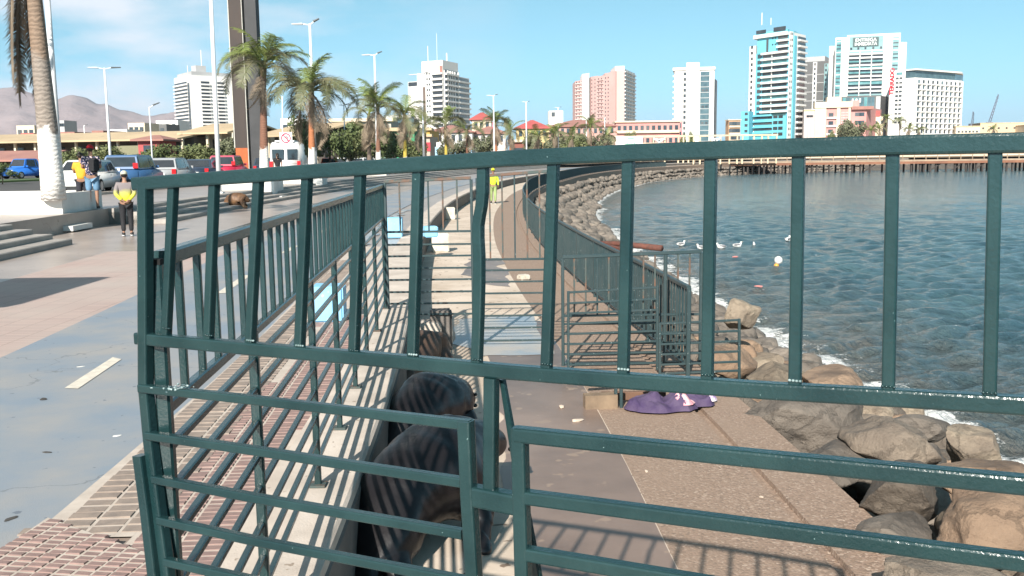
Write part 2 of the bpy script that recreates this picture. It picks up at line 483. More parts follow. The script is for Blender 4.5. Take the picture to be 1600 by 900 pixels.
pavers('tile', REDT, band(W_OFF+.51, W_OFF+1.0, 3.0, 20), ang_b, .115, .062, .009, .006, 300, JOINT, 'red_tile_strip')
corner_poly = [at_z(-60, 905, 0), at_z(75, 812, 0), at_z(226, 866, 0), at_z(330, 905, 0), Vector((-1.45, 3.4, 0)), Vector((-1.5, 2.7, 0)), Vector((-3.4, 2.7, 0))]
pavers('tile', REDT, corner_poly, ang_b-.22, .086, .050, .009, .016, 300, JOINT, 'red_tile_corner')

# wet stains on the lower walk
def blotch(name, m, pts, z, wob=.12, seed=1, straight=0):
    P = []; n = len(pts); wob0 = wob
    for i in range(n):
        wob = 0 if i < straight else wob0
        a = Vector(pts[i]); b = Vector(pts[(i+1) % n]); k = max(2, int((b-a).length/.12))
        for j in range(k):
            p = a.lerp(b, j/k); q = Vector((p.x*2.1, p.y*2.1, seed*3.7))
            P.append((p.x + mnoise.noise(q)*wob*2, p.y + mnoise.noise(q+Vector((9, 5, 2)))*wob*2, z))
    bm = bmesh.new(); bv = [bm.verts.new(p) for p in P]; bm.faces.new(bv); bmesh.ops.triangulate(bm, faces=bm.faces[:])
    me = bpy.data.meshes.new(name); bm.to_mesh(me); bm.free(); me.materials.append(m)
    return struct(link(name, me))
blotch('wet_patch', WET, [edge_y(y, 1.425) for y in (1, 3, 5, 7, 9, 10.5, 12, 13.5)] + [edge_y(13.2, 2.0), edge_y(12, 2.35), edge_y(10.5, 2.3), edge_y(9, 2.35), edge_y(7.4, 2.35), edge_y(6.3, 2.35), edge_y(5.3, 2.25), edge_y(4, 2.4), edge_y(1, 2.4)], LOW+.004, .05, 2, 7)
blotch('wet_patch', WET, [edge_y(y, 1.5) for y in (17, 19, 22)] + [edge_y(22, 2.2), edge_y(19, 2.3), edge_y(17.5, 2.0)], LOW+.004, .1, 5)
BLUEP = mat('pale blue floor paint', (.23, .28, .33), .35, (.40, .36, .32), 1.2, mix=(.4, .6))
blotch('painted_floor', BLUEP, [edge_y(y, 1.5) for y in (11.2, 12.5, 14)] + [edge_y(13.8, 2.6), edge_y(12, 2.7), edge_y(11.1, 2.4)], LOW+.008, .06, 21)
blotch('painted_floor', BLUEP, [edge_y(y, W_OFF+1.2) for y in (15, 19, 25, 34)] + [edge_y(y, W_OFF+1.45) for y in (34, 26, 20, 15.5)], .001, .15, 23)

# steps up to the platform, with a rounded near end
steps = struct(bpy.data.objects.new('steps', None)); col.objects.link(steps)
def step_run(k, ya, yb):
    """one solid tread with closed ends"""
    o0 = W_OFF + 7.8 + .42*k; z1 = TOP/4*(k+1)
    strip('step', STEP, [(o0, -.05), (o0, z1-.02), (o0+.02, z1), (W_OFF+9.49, z1), (W_OFF+9.49, -.05)], ya, yb, steps, closed=True)
for k in range(4):
    step_run(k, -6, 22.4); step_run(k, 28.2, YF)
struct(strip('platform', PAVE_S, [(W_OFF+9.48, -.05), (W_OFF+9.48, TOP-.003), (W_OFF+12, TOP-.003), (W_OFF+14.5, TOP-.003)], YN, YF))
# the car park road beyond and the town ground
gp = [edge_y(y, W_OFF+14.49) for y in np.linspace(-6, 150, 50)] + [edge_y(y, 8.0) for y in np.linspace(156, 325, 40)]
gv = []; gz = TOP-.01
for p in gp: gv += [(p.x, p.y, gz), (-12000, p.y, gz)]
gf = [(2*i, 2*i+2, 2*i+3, 2*i+1) for i in range(len(gp)-1)]
n_ = len(gv); gv += [(12000, gp[-1].y+30, gz), (12000, 12500, gz), (-12000, 12500, gz)]
gf.append((n_-2, n_, n_+1, n_+2, n_-1))
struct(MB().add(gv, gf).build('ground', EARTH))
struct(strip('car_park', ASPH, [(W_OFF+14.5, TOP-.004), (W_OFF+20, TOP-.004), (W_OFF+34, TOP-.004)], YN, 150))
struct(strip('kerb', CONC_W, [(W_OFF+14.5, TOP-.02), (W_OFF+14.5, TOP+.11), (W_OFF+14.7, TOP+.11), (W_OFF+14.7, TOP-.02)], YN, 150))
struct(strip('grass_verge', GRASS, [(W_OFF+34.05, TOP), (W_OFF+34.1, TOP+.12), (W_OFF+37.4, TOP+.12), (W_OFF+37.5, TOP)], YN, 150))
struct(strip('road', ASPH, [(W_OFF+38, TOP), (W_OFF+44, TOP), (W_OFF+52, TOP)], YN, 150))

def bank_w(y): return float(np.interp(y, [0, 10, 25, 45, 64, 90, 130, 260], [5.2, 4.7, 4.9, 4.4, 3.7, 2.4, 1.7, 1.6]))
# rubble bank below the ledge
BANK = mat('dark rubble', (.10, .085, .07), .95, (.06, .05, .045), 1.2, bump=.6, bscale=4, bdist=.2)
struct(strip('rubble_bank', BANK, [(-.02, -1.5), (-2.2, -2.2), (-5.2, SEA-.35), (-9, SEA-1.5)], YN, YF+20, widen=lambda y: bank_w(y)/5.4))

# ------------------------------------------------------------------ boulders
ROCK = {}
def rock_mat(i):
    nm = 'boulder stone %s' % 'abcd'[i]
    if nm in MATS: return MATS[nm]
    c, c2, c3 = [((.215, .172, .132), (.135, .106, .082), (.085, .068, .055)), ((.31, .21, .14), (.205, .135, .09), (.12, .085, .06)), ((.20, .168, .138), (.12, .10, .083), (.07, .06, .05)), ((.30, .24, .175), (.19, .148, .11), (.11, .086, .066))][i]
    m = mat(nm, c, .8, c2, 2.2, mix=(.36, .62), spots=None, detail=10)
    nt = m.node_tree; N, L = nt.nodes.new, nt.links.new; b = nt.nodes['Principled BSDF']
    src = b.inputs['Base Color'].links[0].from_socket
    g = N('ShaderNodeNewGeometry'); oi = N('ShaderNodeObjectInfo')
    n = N('ShaderNodeTexNoise'); n.inputs['Scale'].default_value = 1.1; n.inputs['Detail'].default_value = 9; n.inputs['Roughness'].default_value = .68; L(g.outputs['Position'], n.inputs['Vector'])
    r = N('ShaderNodeMapRange'); r.inputs['From Min'].default_value = .52; r.inputs['From Max'].default_value = .64; L(n.outputs['Fac'], r.inputs['Value']); r.inputs['To Max'].default_value = .6
    mx = N('ShaderNodeMix'); mx.data_type = 'RGBA'; L(r.outputs[0], mx.inputs[0]); L(src, mx.inputs[6]); mx.inputs[7].default_value = (*c3, 1)
    v = N('ShaderNodeMapRange'); L(oi.outputs['Random'], v.inputs['Value']); v.inputs['To Min'].default_value = .62; v.inputs['To Max'].default_value = 1.25
    hs = N('ShaderNodeHueSaturation'); L(mx.outputs[2], hs.inputs['Color']); L(v.outputs[0], hs.inputs['Value']); L(hs.outputs[0], b.inputs['Base Color'])
    f1 = N('ShaderNodeTexNoise'); f1.inputs['Scale'].default_value = 6; f1.inputs['Detail'].default_value = 10; f1.inputs['Roughness'].default_value = .7; L(g.outputs['Position'], f1.inputs['Vector'])
    vo = N('ShaderNodeTexVoronoi'); vo.feature = 'DISTANCE_TO_EDGE'; vo.inputs['Scale'].default_value = 2.1; 
    wv = N('ShaderNodeVectorMath'); wv.operation = 'MULTIPLY_ADD'; L(f1.outputs['Color'], wv.inputs[0]); wv.inputs[1].default_value = (.35, .35, .35); L(g.outputs['Position'], wv.inputs[2]); L(wv.outputs[0], vo.inputs['Vector'])
    cr = N('ShaderNodeMapRange'); L(vo.outputs['Distance'], cr.inputs['Value']); cr.inputs['From Max'].default_value = .045; cr.inputs['To Max'].default_value = .14
    ad = N('ShaderNodeMath'); ad.operation = 'ADD'; L(f1.outputs['Fac'], ad.inputs[0]); L(cr.outputs[0], ad.inputs[1])
    bp = N('ShaderNodeBump'); bp.inputs['Strength'].default_value = .9; bp.inputs['Distance'].default_value = .07; L(ad.outputs[0], bp.inputs['Height']); L(bp.outputs[0], b.inputs['Normal'])
    return m
def boulder_mesh(seed, sub, m, flat=9):
    """a quarry block: an uneven lump split by flat fracture planes, roughened"""
    rnd = random.Random(seed)
    bm = bmesh.new(); bmesh.ops.create_icosphere(bm, subdivisions=sub, radius=1)
    planes = []
    for _ in range(flat + rnd.randint(1, 5)):
        n = Vector((rnd.gauss(0, 1), rnd.gauss(0, 1), rnd.gauss(0, .8))).normalized(); planes.append((n, rnd.uniform(.55, .86)))
    sx, sy, sz = rnd.uniform(1.05, 1.4), rnd.uniform(.9, 1.2), rnd.uniform(.72, .95)
    off = Vector((seed*3.1, seed*1.7, 0))
    for v in bm.verts:
        p = v.co.copy()
        for n, d in planes:
            e = p.dot(n) - d - .05*mnoise.noise(p*1.9+off)
            if e > 0: p -= n*e*.94
        q = p*1.6 + off
        rg = abs(mnoise.fractal(q*2.4, .8, 2.1, 5))
        p += p.normalized() * (mnoise.fractal(q, 1.0, 2.0, 3)*.05 - rg*.035 + mnoise.fractal(q*7, 1.0, 2.0, 3)*.010)
        v.co = (p.x*sx, p.y*sy, p.z*sz)
    me = bpy.data.meshes.new('boulder'); bm.to_mesh(me); bm.free(); me.materials.append(m)
    me.polygons.foreach_set('use_smooth', [True]*len(me.polygons))
    me.set_sharp_from_angle(angle=R(40))
    return me
ROCKS = []          # (x, y, z, r) for foam and placing
def put_rock(me, p, r, rot, label, group=None, sq=(1, 1, 1)):
    o = link('boulder', me); o.location = p; o.scale = (r*sq[0], r*sq[1], r*sq[2]); o.rotation_euler = rot
    tag(o, label, 'boulder', group); ROCKS.append((p[0], p[1], p[2], r)); return o
# the big boulders one can single out: (photo x, y of its middle, distance, radius, material, label)
big = [
 (1578, 822, 5.3, .37, 1, 'large orange-tan boulder at the right foot of the near railing, nearest block of the bank', (.1, .05, .2), (1.2, .9, .8)),
 (1415, 775, 6.1, .31, 0, 'grey boulder with a pale speckled flank beside the ledge edge', (.0, .1, 1.1), (1.15, .85, .75)),
 (1398, 702, 7.3, .33, 0, 'broad rounded brown boulder behind the upper lower-panel rail, between ledge and surf', (.1, 0, 2.3), (1.1, 1, .8)),
 (1520, 705, 7.6, .27, 3, 'craggy pale boulder with a pointed crest right at the foaming waterline', (.3, .2, .7), (1., .8, .85)),
 (1255, 668, 8.5, .46, 2, 'big flat-topped grey boulder with a dark streaked face touching the ledge edge', (0, .05, .3), (1.25, .8, .75)),
 (1300, 728, 7.2, .30, 2, 'low wedge-shaped boulder squeezed between the ledge and the flat-topped block', (.2, 0, .9), (1.1, .9, .6)),
 (1215, 592, 11.6, .36, 3, 'pale square-cut boulder just right of the end of the crossing fence', (.0, .1, .3), (1.1, .9, .75)),
 (1295, 598, 11.4, .40, 1, 'sandy boulder lapped by foam, seen between the third and fourth bars from the right', (.1, 0, 1.2), (1.3, .9, .6)),
 (1158, 492, 16.5, .34, 3, 'upright pale pointed boulder standing out of white surf near the fence end', (.2, .1, .2), (.9, .8, 1.1)),
 (1130, 562, 12.6, .42, 1, 'brown boulder directly behind the end panel of the crossing fence', (0, .1, .5), (1.1, .9, .9)),
 (1440, 672, 8.6, .26, 2, 'half-drowned dark boulder in the surf below the mid rail', (.1, .1, .4), (1.2, .9, .6)),
 (1400, 838, 5.5, .22, 2, 'small shaded boulder wedged under the ledge edge below the grey speckled one', (.2, .1, .8), (1.2, .9, .7)),
 (1490, 915, 4.5, .27, 0, 'boulder cut off by the bottom of the view beside the orange-tan block', (.1, .2, .1), (1.2, .9, .7)),
 (1560, 752, 6.5, .33, 1, 'tan boulder behind the orange-tan block at the right margin', (.1, .2, .5), (1.3, .9, .6)),
]
for i, (px, py, d, r, mi, lab, rot, sq) in enumerate(big):
    put_rock(boulder_mesh(100+i, 5, rock_mat(mi)), at_d(px, py, d), r*1.08, rot, lab, None, sq)
meds = [boulder_mesh(200+i, 4, rock_mat(i % 4)) for i in range(8)]
fars = [boulder_mesh(300+i, 3, rock_mat(i % 4)) for i in range(8)]
heapm = [boulder_mesh(400+i, 2, rock_mat(2)) for i in range(6)]
rr = random.Random(3); count = 0; heap = MB()
s = _s_of_y(2.5)
send = _s_of_y(255)
while s < send:
    y = float(np.interp(s, OS, OC[:, 1])); r0 = .36 if y < 22 else (.44 if y < 60 else .55)
    width = bank_w(y); r0 = min(r0, .3+width*.06)
    for o in np.arange(min(.35, width*.2), width+.4, min(r0*1.45, width*.45)):
        p = edge(s + rr.uniform(-.35, .35), -(o + rr.uniform(-.25, .25)))
        k = min(1, o/width); z = -.95 - (SEA*-1 - .95)*k**.85 + rr.uniform(-.15, .18)
        r = r0*rr.uniform(.72, 1.25)
        if any((p.x-q[0])**2 + (p.y-q[1])**2 < (.70*(r+q[3]))**2 for q in ROCKS[:14]): continue
        near = p.y < 26
        rot = (rr.uniform(-.5, .5), rr.uniform(-.5, .5), rr.uniform(0, 6.3)); me = rr.choice(meds if near else fars)
        if count < 285:
            tone = {'a': 'brown', 'b': 'orange-tan', 'c': 'dark grey', 'd': 'pale tan'}[me.materials[0].name[-1]]
            row = 'right against the ledge' if k < .3 else ('halfway down the bank' if k < .7 else 'at the waterline')
            zone = ('nearer than the crossing fence' if p.y < 9 else 'level with the crossing fence' if p.y < 14 else 'just beyond the crossing fence' if p.y < 20
                    else 'around the rusty pipe' if p.y < 29 else 'just past the rusty pipe' if p.y < 38 else 'well beyond the rusty pipe')
            lab = '%s boulder %s, %s' % (tone, row, zone); g = 'boulders of the sea bank'
            put_rock(me, (p.x, p.y, z), r, rot, lab, g, (1.15, .95, .9)); count += 1
        else:
            me = heapm[count % 6]; count += 1
            Mx = Matrix.Translation((p.x, p.y, z)) @ Matrix.Rotation(rot[2], 4, 'Z') @ Matrix.Rotation(rot[0], 4, 'X') @ Matrix.Diagonal((r*1.15, r*.95, r*.9, 1))
            heap.add([Mx @ v.co for v in me.vertices], [tuple(q.vertices) for q in me.polygons]); ROCKS.append((p.x, p.y, z, r))
    s += r0*1.55
hp = heap.build('boulder_heap', rock_mat(2), None, True); tag(hp, 'far end of the boulder bank curving round to the pier', 'boulders', None, 'stuff')

# ------------------------------------------------------------------ the sea
def sea():
    nc = 430; dd = np.concatenate([np.geomspace(4.5, 330, 860), np.geomspace(345, 11500, 50)]); nr = len(dd)
    a0, a1 = R(-12), R(54)
    aa = np.linspace(a0, a1, nc)
    D, A = np.meshgrid(dd, aa, indexing='ij')
    X = np.sin(A)*D; Y = np.cos(A)*D; Z = np.zeros_like(X)
    rnd = np.random.RandomState(4); step = D*(dd[1]/dd[0]-1)*1.05; step[860:] = 1e3
    for _ in range(46):
        lam = np.exp(rnd.uniform(np.log(.25), np.log(2.0))); th = rnd.normal(R(-62), R(34))
        k = 2*np.pi/lam; amp = .0082*lam
        fade = np.clip((lam/step-2.5)/2.5, 0, 1)
        ph = k*(X*np.cos(th)+Y*np.sin(th)) + rnd.uniform(0, 6.28)
        Z += amp*fade*(np.sin(ph) + .25*np.sin(2*ph+.6))
    # closeness to the shore
    shore = np.zeros_like(X); foam = np.zeros_like(X)
    box = (D < 290)
    px, py = X[box], Y[box]
    m = np.full(px.shape, 1e9)
    sub = OC[::3]
    for i in range(0, len(px), 40000):
        sl_ = slice(i, i+40000)
        m[sl_] = np.sqrt(((px[sl_, None]-sub[None, :, 0])**2 + (py[sl_, None]-sub[None, :, 1])**2).min(1))
    shore[box] = np.clip(1-(m-5.0)/(9.0-.05*np.minimum(py, 140)), 0, 1)
    RK = np.array([q for q in ROCKS if q[2]-q[3]*.95 < SEA+.2 and q[2] > SEA-.9])
    mf = np.full(px.shape, 1e9)
    for i in range(0, len(px), 12000):
        sl_ = slice(i, i+12000)
        mf[sl_] = (np.sqrt((px[sl_, None]-RK[None, :, 0])**2 + (py[sl_, None]-RK[None, :, 1])**2) - RK[None, :, 3]*.85).min(1)
    foam[box] = np.clip(1-mf/np.clip(1.7-.006*np.hypot(px, py), .6, 2.0), 0, 1)
    vs = np.stack([X, Y, Z], -1).reshape(-1, 3)
    idx = np.arange(nr*nc).reshape(nr, nc)
    fs = np.stack([idx[:-1, :-1], idx[:-1, 1:], idx[1:, 1:], idx[1:, :-1]], -1).reshape(-1, 4)
    me = bpy.data.meshes.new('sea'); me.vertices.add(len(vs)); me.vertices.foreach_set('co', vs.ravel())
    me.loops.add(fs.size); me.loops.foreach_set('vertex_index', fs.ravel()); me.polygons.add(len(fs))
    me.polygons.foreach_set('loop_start', np.arange(0, fs.size, 4)); me.polygons.foreach_set('use_smooth', [True]*len(fs))
    me.update(); me.validate()
    for nm, arr in (('shore', shore), ('foam', foam)):
        at = me.attributes.new(nm, 'FLOAT', 'POINT'); at.data.foreach_set('value', arr.ravel().astype(np.float32))
    m_ = bpy.data.materials.new('sea water'); m_.use_nodes = True; nt = m_.node_tree; N, L = nt.nodes.new, nt.links.new
    b = nt.nodes['Principled BSDF']; b.inputs['IOR'].default_value = 1.33
    def attr(n):
        a = N('ShaderNodeAttribute'); a.attribute_name = n; return a.outputs['Fac']
    g = N('ShaderNodeNewGeometry')
    def ns(sc_, det=5, st=(1, 1, 1), rgh=.6):
        mp_ = N('ShaderNodeMapping'); mp_.inputs['Scale'].default_value = st; mp_.inputs['Rotation'].default_value = (0, 0, R(-28)); L(g.outputs['Position'], mp_.inputs['Vector'])
        n = N('ShaderNodeTexNoise'); n.inputs['Scale'].default_value = sc_; n.inputs['Detail'].default_value = det; n.inputs['Roughness'].default_value = rgh
        L(mp_.outputs[0], n.inputs['Vector']); return n.outputs['Fac']
    def mr(x, a, c, lo=0, hi=1):
        q = N('ShaderNodeMapRange'); q.inputs['From Min'].default_value = a; q.inputs['From Max'].default_value = c; q.inputs['To Min'].default_value = lo; q.inputs['To Max'].default_value = hi; L(x, q.inputs['Value']); return q.outputs[0]
    def mth(op, x, y):
        q = N('ShaderNodeMath'); q.operation = op
        for i, w in enumerate((x, y)):
            if hasattr(w, 'node'): L(w, q.inputs[i])
            else: q.inputs[i].default_value = w
        return q.outputs[0]
    def mixc(f, c1, c2):
        q = N('ShaderNodeMix'); q.data_type = 'RGBA'; L(f, q.inputs[0])
        for i, c in ((6, c1), (7, c2)):
            if hasattr(c, 'node'): L(c, q.inputs[i])
            else: q.inputs[i].default_value = (*c, 1)
        return q.outputs[2]
    deep = mixc(mr(ns(.5, 5, (1, .4, 1)), .35, .65), (.034, .080, .098), (.070, .132, .148))
    silt = mixc(mr(ns(.9, 5, (1, .45, 1)), .35, .65), (.17, .135, .105), (.08, .10, .095))
    base = mixc(mth('MULTIPLY', attr('shore'), mr(ns(.5, 4, (1, .5, 1)), .25, .6, .45, 1)), deep, silt)
    fm = mth('SUBTRACT', mth('ADD', attr('foam'), mth('MULTIPLY', mth('SUBTRACT', ns(1.5, 10, (1, 1, 1), .78), .5), 3.0)), .50)
    fm = mr(fm, 0, .12)
    colr = mixc(fm, base, (.74, .74, .72))
    L(colr, b.inputs['Base Color'])
    L(mr(fm, 0, 1, .13, .7), b.inputs['Roughness'])
    h = mth('ADD', mth('MULTIPLY', ns(2.0, 7, (1, .42, 1), .66), .72), mth('MULTIPLY', ns(4.2, 5, (1, .5, 1)), .22))
    h = mth('ADD', h, mth('MULTIPLY', ns(.5, 6, (1, .36, 1), .62), 1.5))
    bp = N('ShaderNodeBump'); bp.inputs['Strength'].default_value = 1.0; bp.inputs['Distance'].default_value = .75; L(h, bp.inputs['Height']); L(bp.outputs[0], b.inputs['Normal'])
    me.materials.append(m_)
    o = struct(link('sea', me)); o.location = (0, 0, SEA); return o
sea()
def part(mb, name, m, root, smooth=False):
    """link a mesh given in world coordinates under an unrotated root"""
    o = mb.build(name, m, root, smooth)
    if root.parent is None:
        o.location = -root.location
    return o
Z3 = Vector((0, 0, 1))

# ------------------------------------------------------------------ the near railing, bent and patched, right in front of us
A_ = at_d(218, 286, 2.35); B_ = at_d(1600, 223, 1.50)
NDIR = Vector((B_.x-A_.x, B_.y-A_.y, 0)).normalized(); NNRM = Vector((NDIR.y, -NDIR.x, 0))
if NNRM.y > 0: NNRM = -NNRM
def nf(px, py, off=0.0):
    """a point on the railing's upright plane, off metres towards us"""
    d = ray(px, py); p0 = A_ + NNRM*off
    return CAM + d * ((p0-CAM).dot(NNRM) / d.dot(NNRM))
near = thing('steel_railing', 'dark green steel railing in the foreground with a bent corner post and patched lower panels', 'railing', (nf(232, 900).x, nf(232, 900).y, 0))
def nrail(name, pts, w, h, off=0.0, root=near, drop=None):
    mb = MB()
    P = [nf(x, y, off) for x, y in pts]
    if drop is not None: P.append(Vector((P[-1].x+.004, P[-1].y, drop)))
    mb.sweep(P, w, h, NNRM)
    return part(mb, name, PAINT, root)
nrail('top_rail', [(213, 287.5), (480, 268.5), (800, 247.5), (1000, 238.5), (1200, 232), (1400, 227), (1600, 223), (1760, 220)], .032, .032)
nrail('middle_rail', [(216, 528), (400, 545), (600, 562), (800, 581), (1000, 596), (1200, 610), (1400, 621), (1600, 633), (1760, 643)], .028, .030)
bars = [(271,290,260,522),(335,285,326,533),(404,281,391,541),(480,277,468,549),(563,271,553,557),(654,266,645,563),(755,261,745,571),
        (865,256,854,578),(982,250,974,586),(1111,246,1105,595),(1248,242,1242,604),(1395,239,1388,613),(1555,236,1546,623),(1722,233,1712,632)]
for i, (a, b, c, d) in enumerate(bars):
    if i == 6:
        nrail('baluster', [(a, b), (754.5, 300), (752.5, 322), (749.5, 338), (747.5, 352), (747.5, 372), (749, 400), (749, 440), (747.5, 500), (c, d)], .021, .021, -.002)
    else:
        nrail('baluster', [(a, b), (c, d)], .021, .021, -.002)
WELD = mat('bare weld', (.34, .42, .42), .5, (.06, .11, .11), 60)
for a, b, c, d in bars[::1]:                       # rough weld beads where bars meet rails
    mb = MB(); p = nf(c, d-9, .009)
    for k in range(4):
        q = p + NDIR*(k-1.5)*.006
        mb.ell(q, (.0032, .003, .0026), 6, 4)
    part(mb, 'weld', PAINT if (a % 2) else WELD, near, True)
mb = MB(); wr_ = random.Random(2)
for k in range(22):
    q = nf(wr_.gauss(277, 11), wr_.gauss(607, 4), .0235); mb.ell(q, (wr_.uniform(.002, .006), .0015, wr_.uniform(.001, .003)), 6, 4)
part(mb, 'chipped_weld', mat('chipped bright metal', (.30, .38, .38), .4, (.03, .07, .08), 140, mix=(.45, .55)), near, True)
nrail('corner_post', [(227, 288), (228, 605), (236, 690), (248, 790), (262, 890), (270, 960)], .030, .030, .002, near, .02)
nrail('stub_post', [(219, 711), (231, 800), (243, 905), (250, 965)], .030, .030, .018, near, .0)
for pts in ([(220, 606), (400, 625), (735, 664)], [(231, 680), (400, 704), (722, 753)], [(241, 748), (400, 778), (724, 834)],
            [(249, 812), (400, 845), (728, 908)], [(260, 877), (400, 908), (732, 985)]):
    nrail('lower_bar', pts, .022, .021, .012)
nrail('panel_post', [(728, 657), (733, 775), (741, 905), (746, 975)], .030, .030, .014, near, LOW)
nrail('link_bar', [(733, 772), (808, 787)], .034, .044, .010)
nrail('hanger', [(768, 590), (767, 762)], .027, .027, .006)
root2 = thing('gate_panel', 'dark green barred steel panel fixed to the lower right of the foreground railing', 'gate', (nf(811, 900).x, nf(811, 900).y, LOW))
nrail('panel_post', [(812, 668), (815, 790), (818, 905), (820, 990)], .030, .030, .030, root2, LOW)
nrail('panel_post', [(1752, 765), (1752, 1000)], .030, .030, .030, root2, LOW)
nrail('lower_bar', [(822, 1010), (1752, 1190)], .028, .028, .030, root2)
nrail('end_post', [(1757, 214), (1755, 700)], .032, .032, -.012, near, LOW)
nrail('panel_top', [(808, 678), (1200, 718), (1600, 757), (1760, 772)], .032, .030, .030, root2)
nrail('lower_bar', [(822, 776), (1200, 826), (1600, 878), (1760, 899)], .028, .028, .030, root2)
nrail('lower_bar', [(822, 864), (1200, 928), (1600, 992)], .028, .028, .030, root2)
mb = MB(); mb.bar(nf(785, 592, -.02), nf(838, 905, -.05), .010, .014, NDIR, w2=.026, h2=.018); part(mb, 'brace', PAINT, near)

# ------------------------------------------------------------------ railing along the kerb on the left
def lf(d, z): return Vector((-.721-.0698*d, d, z))
def lz(d): return 1.575 - .0085*(d-2.4)
lr = thing('steel_railing', 'dark green railing running away along the kerb on the left of the sunken walk', 'railing', (-.88, 2.36, 0))
LN = Vector((1, .0698, 0)).normalized()
D0, D1 = 2.38, 11.3
def lbar(name, d0, z0, d1, z1, w, h=None, m=PAINT):
    return part(MB().bar(lf(d0, z0), lf(d1, z1), w, h or w, LN), name, m, lr)
lbar('top_rail', D0+.04, lz(D0)-.02, D1, lz(D1)-.02, .042, .040)
def midz(d): return 1.175-.008*(d-2.4)
lbar('middle_rail', D0, midz(D0), D1, midz(D1), .030, .034)
for z in (1.07, .955, .83, .70, .575, .43, .30, .18):
    lbar('lower_bar', D0, z, D1, z-.05, .024, .024)
for d in (2.38, 3.52, 5.07, 6.19, 7.34, 8.5, 9.8, 11.3):
    top = lz(d)-.04 if d > 2.5 else 1.545
    lbar('post', d, 0.02, d, midz(d) if d not in (2.38, 11.3) else top, .036)
    part(MB().cbox((lf(d, 0).x, d, .034), (.085, .085, .012)), 'foot_plate', RUSTY, lr)
n = int((D1-D0)/.195)
for i in range(1, n):
    d = D0 + (D1-D0)*i/n
    lbar('baluster', d, midz(d)+.015, d, lz(d)-.04, .021)
part(MB().cbox((lf(2.38, 0).x, 2.38, 1.552), (.034, .034, .014)), 'post_cap', mat('black hollow', (.004, .004, .004), .9), lr)  # black colour stands in for the shade inside the open tube

# ------------------------------------------------------------------ railings crossing the sea walk further on
def cross_fence(label, d, px0, px1, ytop0, ytop1, zmid, zs, zfoot, posts, bar_px=None, mm=PAINT2, topm=PAINT2, ball=True):
    p0 = at_d(px0, ytop0, d); p1 = at_d(px1, ytop1, d)
    root = thing('crossing_railing', label, 'railing', (p0.x, p0.y, zfoot[0]))
    def P(t, z): return Vector((p0.x+(p1.x-p0.x)*t, p0.y+(p1.y-p0.y)*t, z))
    part(MB().bar(p0, p1, .036, .036, (0, 1, 0)), 'top_rail', topm, root)
    part(MB().bar(P(0, zmid), P(1, zmid), .026, .026, (0, 1, 0)), 'middle_rail', mm, root)
    for z in zs:
        part(MB().bar(P(0, z), P(1, z), .022, .022, (0, 1, 0)), 'lower_bar', mm, root)
    for t, zb in posts:
        zt = p0.z+(p1.z-p0.z)*t-.018
        part(MB().bar(P(t, zb), P(t, zt), .034, .034, (0, 1, 0)), 'post', mm, root)
    n = max(2, int((p1-p0).length/(bar_px or .135)))
    for i in range(1, n):
        t = i/n; zt = p0.z+(p1.z-p0.z)*t-.018
        part(MB().bar(P(t, zmid), P(t, zt), .019, .019, (0, 1, 0)), 'baluster', RUSTY if i % 3 else mm, root)
    return root
def zat(px, py, d): return at_d(px, py, d).z
dA = 11.3
cross_fence('rust-flecked railing crossing from the end of the kerb railing over the sunken walk', dA, 601, 736, 284, 278, zat(660, 362, dA),
            [zat(660, y, dA) for y in (382, 400, 419, 437, 456, 474, 491)], (0, 0), [(0, 0), (1, LOW)], .145, topm=RUSTY)
cross_fence('long-barred railing panel crossing the middle of the sea walk in line with the rusty one', 11.6, 745, 862, 276, 267, zat(800, 405, 11.6),
            [zat(800, y, 11.6) for y in (422, 440, 458, 475, 493, 512, 532, 552)], (LOW, LOW), [(0, LOW), (1, LOW)], .15, topm=RUSTY)
dE = 10.4
cross_fence('lower green railing panel crossing the sea walk towards the rocks', dE, 879, 1096, 402, 393, zat(1000, 492, dE),
            [zat(1000, y, dE) for y in (505, 520, 536, 552, 567)], (LOW, LOW), [(0, LOW), (.74, LOW), (1, LOW)], .118)
def barred_panel(label, d, px0, px1, ys0, ys1, foot):
    root = thing('barred_panel', label, 'barrier', at_d(px0, foot, d))
    for y0, y1 in zip(ys0, ys1):
        part(MB().bar(at_d(px0, y0, d), at_d(px1, y1, d), .022, .022, (0, 1, 0)), 'bar', PAINT2, root)
    for px, ya in ((px0, ys0[0]), (px1, ys1[0])):
        part(MB().bar(at_d(px, ya-2, d), at_d(px, foot, d), .028, .028, (0, 1, 0)), 'post', PAINT2, root)
    return root
barred_panel('low barrier of horizontal bars standing on the walk before the crossing railing', 10.1, 888, 1027, [457, 474, 490, 506, 522, 538, 554, 570], [449, 467, 484, 500, 517, 533, 550, 567], 578)
barred_panel('barrier of horizontal bars reaching out over the first boulders', 9.9, 1031, 1155, [506, 522, 538, 554, 570, 584], [500, 517, 533, 549, 565, 579], 592)

# ------------------------------------------------------------------ railing along the sea edge, curving away round the bay
fr = thing('sea_railing', 'long green railing of close upright bars curving along the sea edge of the walk', 'railing', (*edge_y(10.0, .27)[:2], LOW))
sA = _s_of_y(9.9); sB = _s_of_y(190); FO = .27
def sea_run(name, z, w, h, m):
    mb = MB(); s = sA
    while s < sB:
        stp = 1.9 if s < 60 else 4
        a = edge(s, FO); b = edge(min(s+stp, sB), FO); a.z = b.z = z
        mb.bar(a, b, w, h); s += stp
    return part(mb, name, m, fr)
FH = .93
sea_run('top_rail', LOW+FH, .045, .045, PAINT2)
sea_run('bottom_rail', LOW+.09, .034, .034, PAINT2)
ball = MB().bar((0, 0, .1), (0, 0, FH-.02), .024, .024, (0, 1, 0)).mesh('baluster', PAINT2)
post = MB().bar((0, 0, 0), (0, 0, FH), .045, .045, (0, 1, 0)).mesh('post', PAINT2)
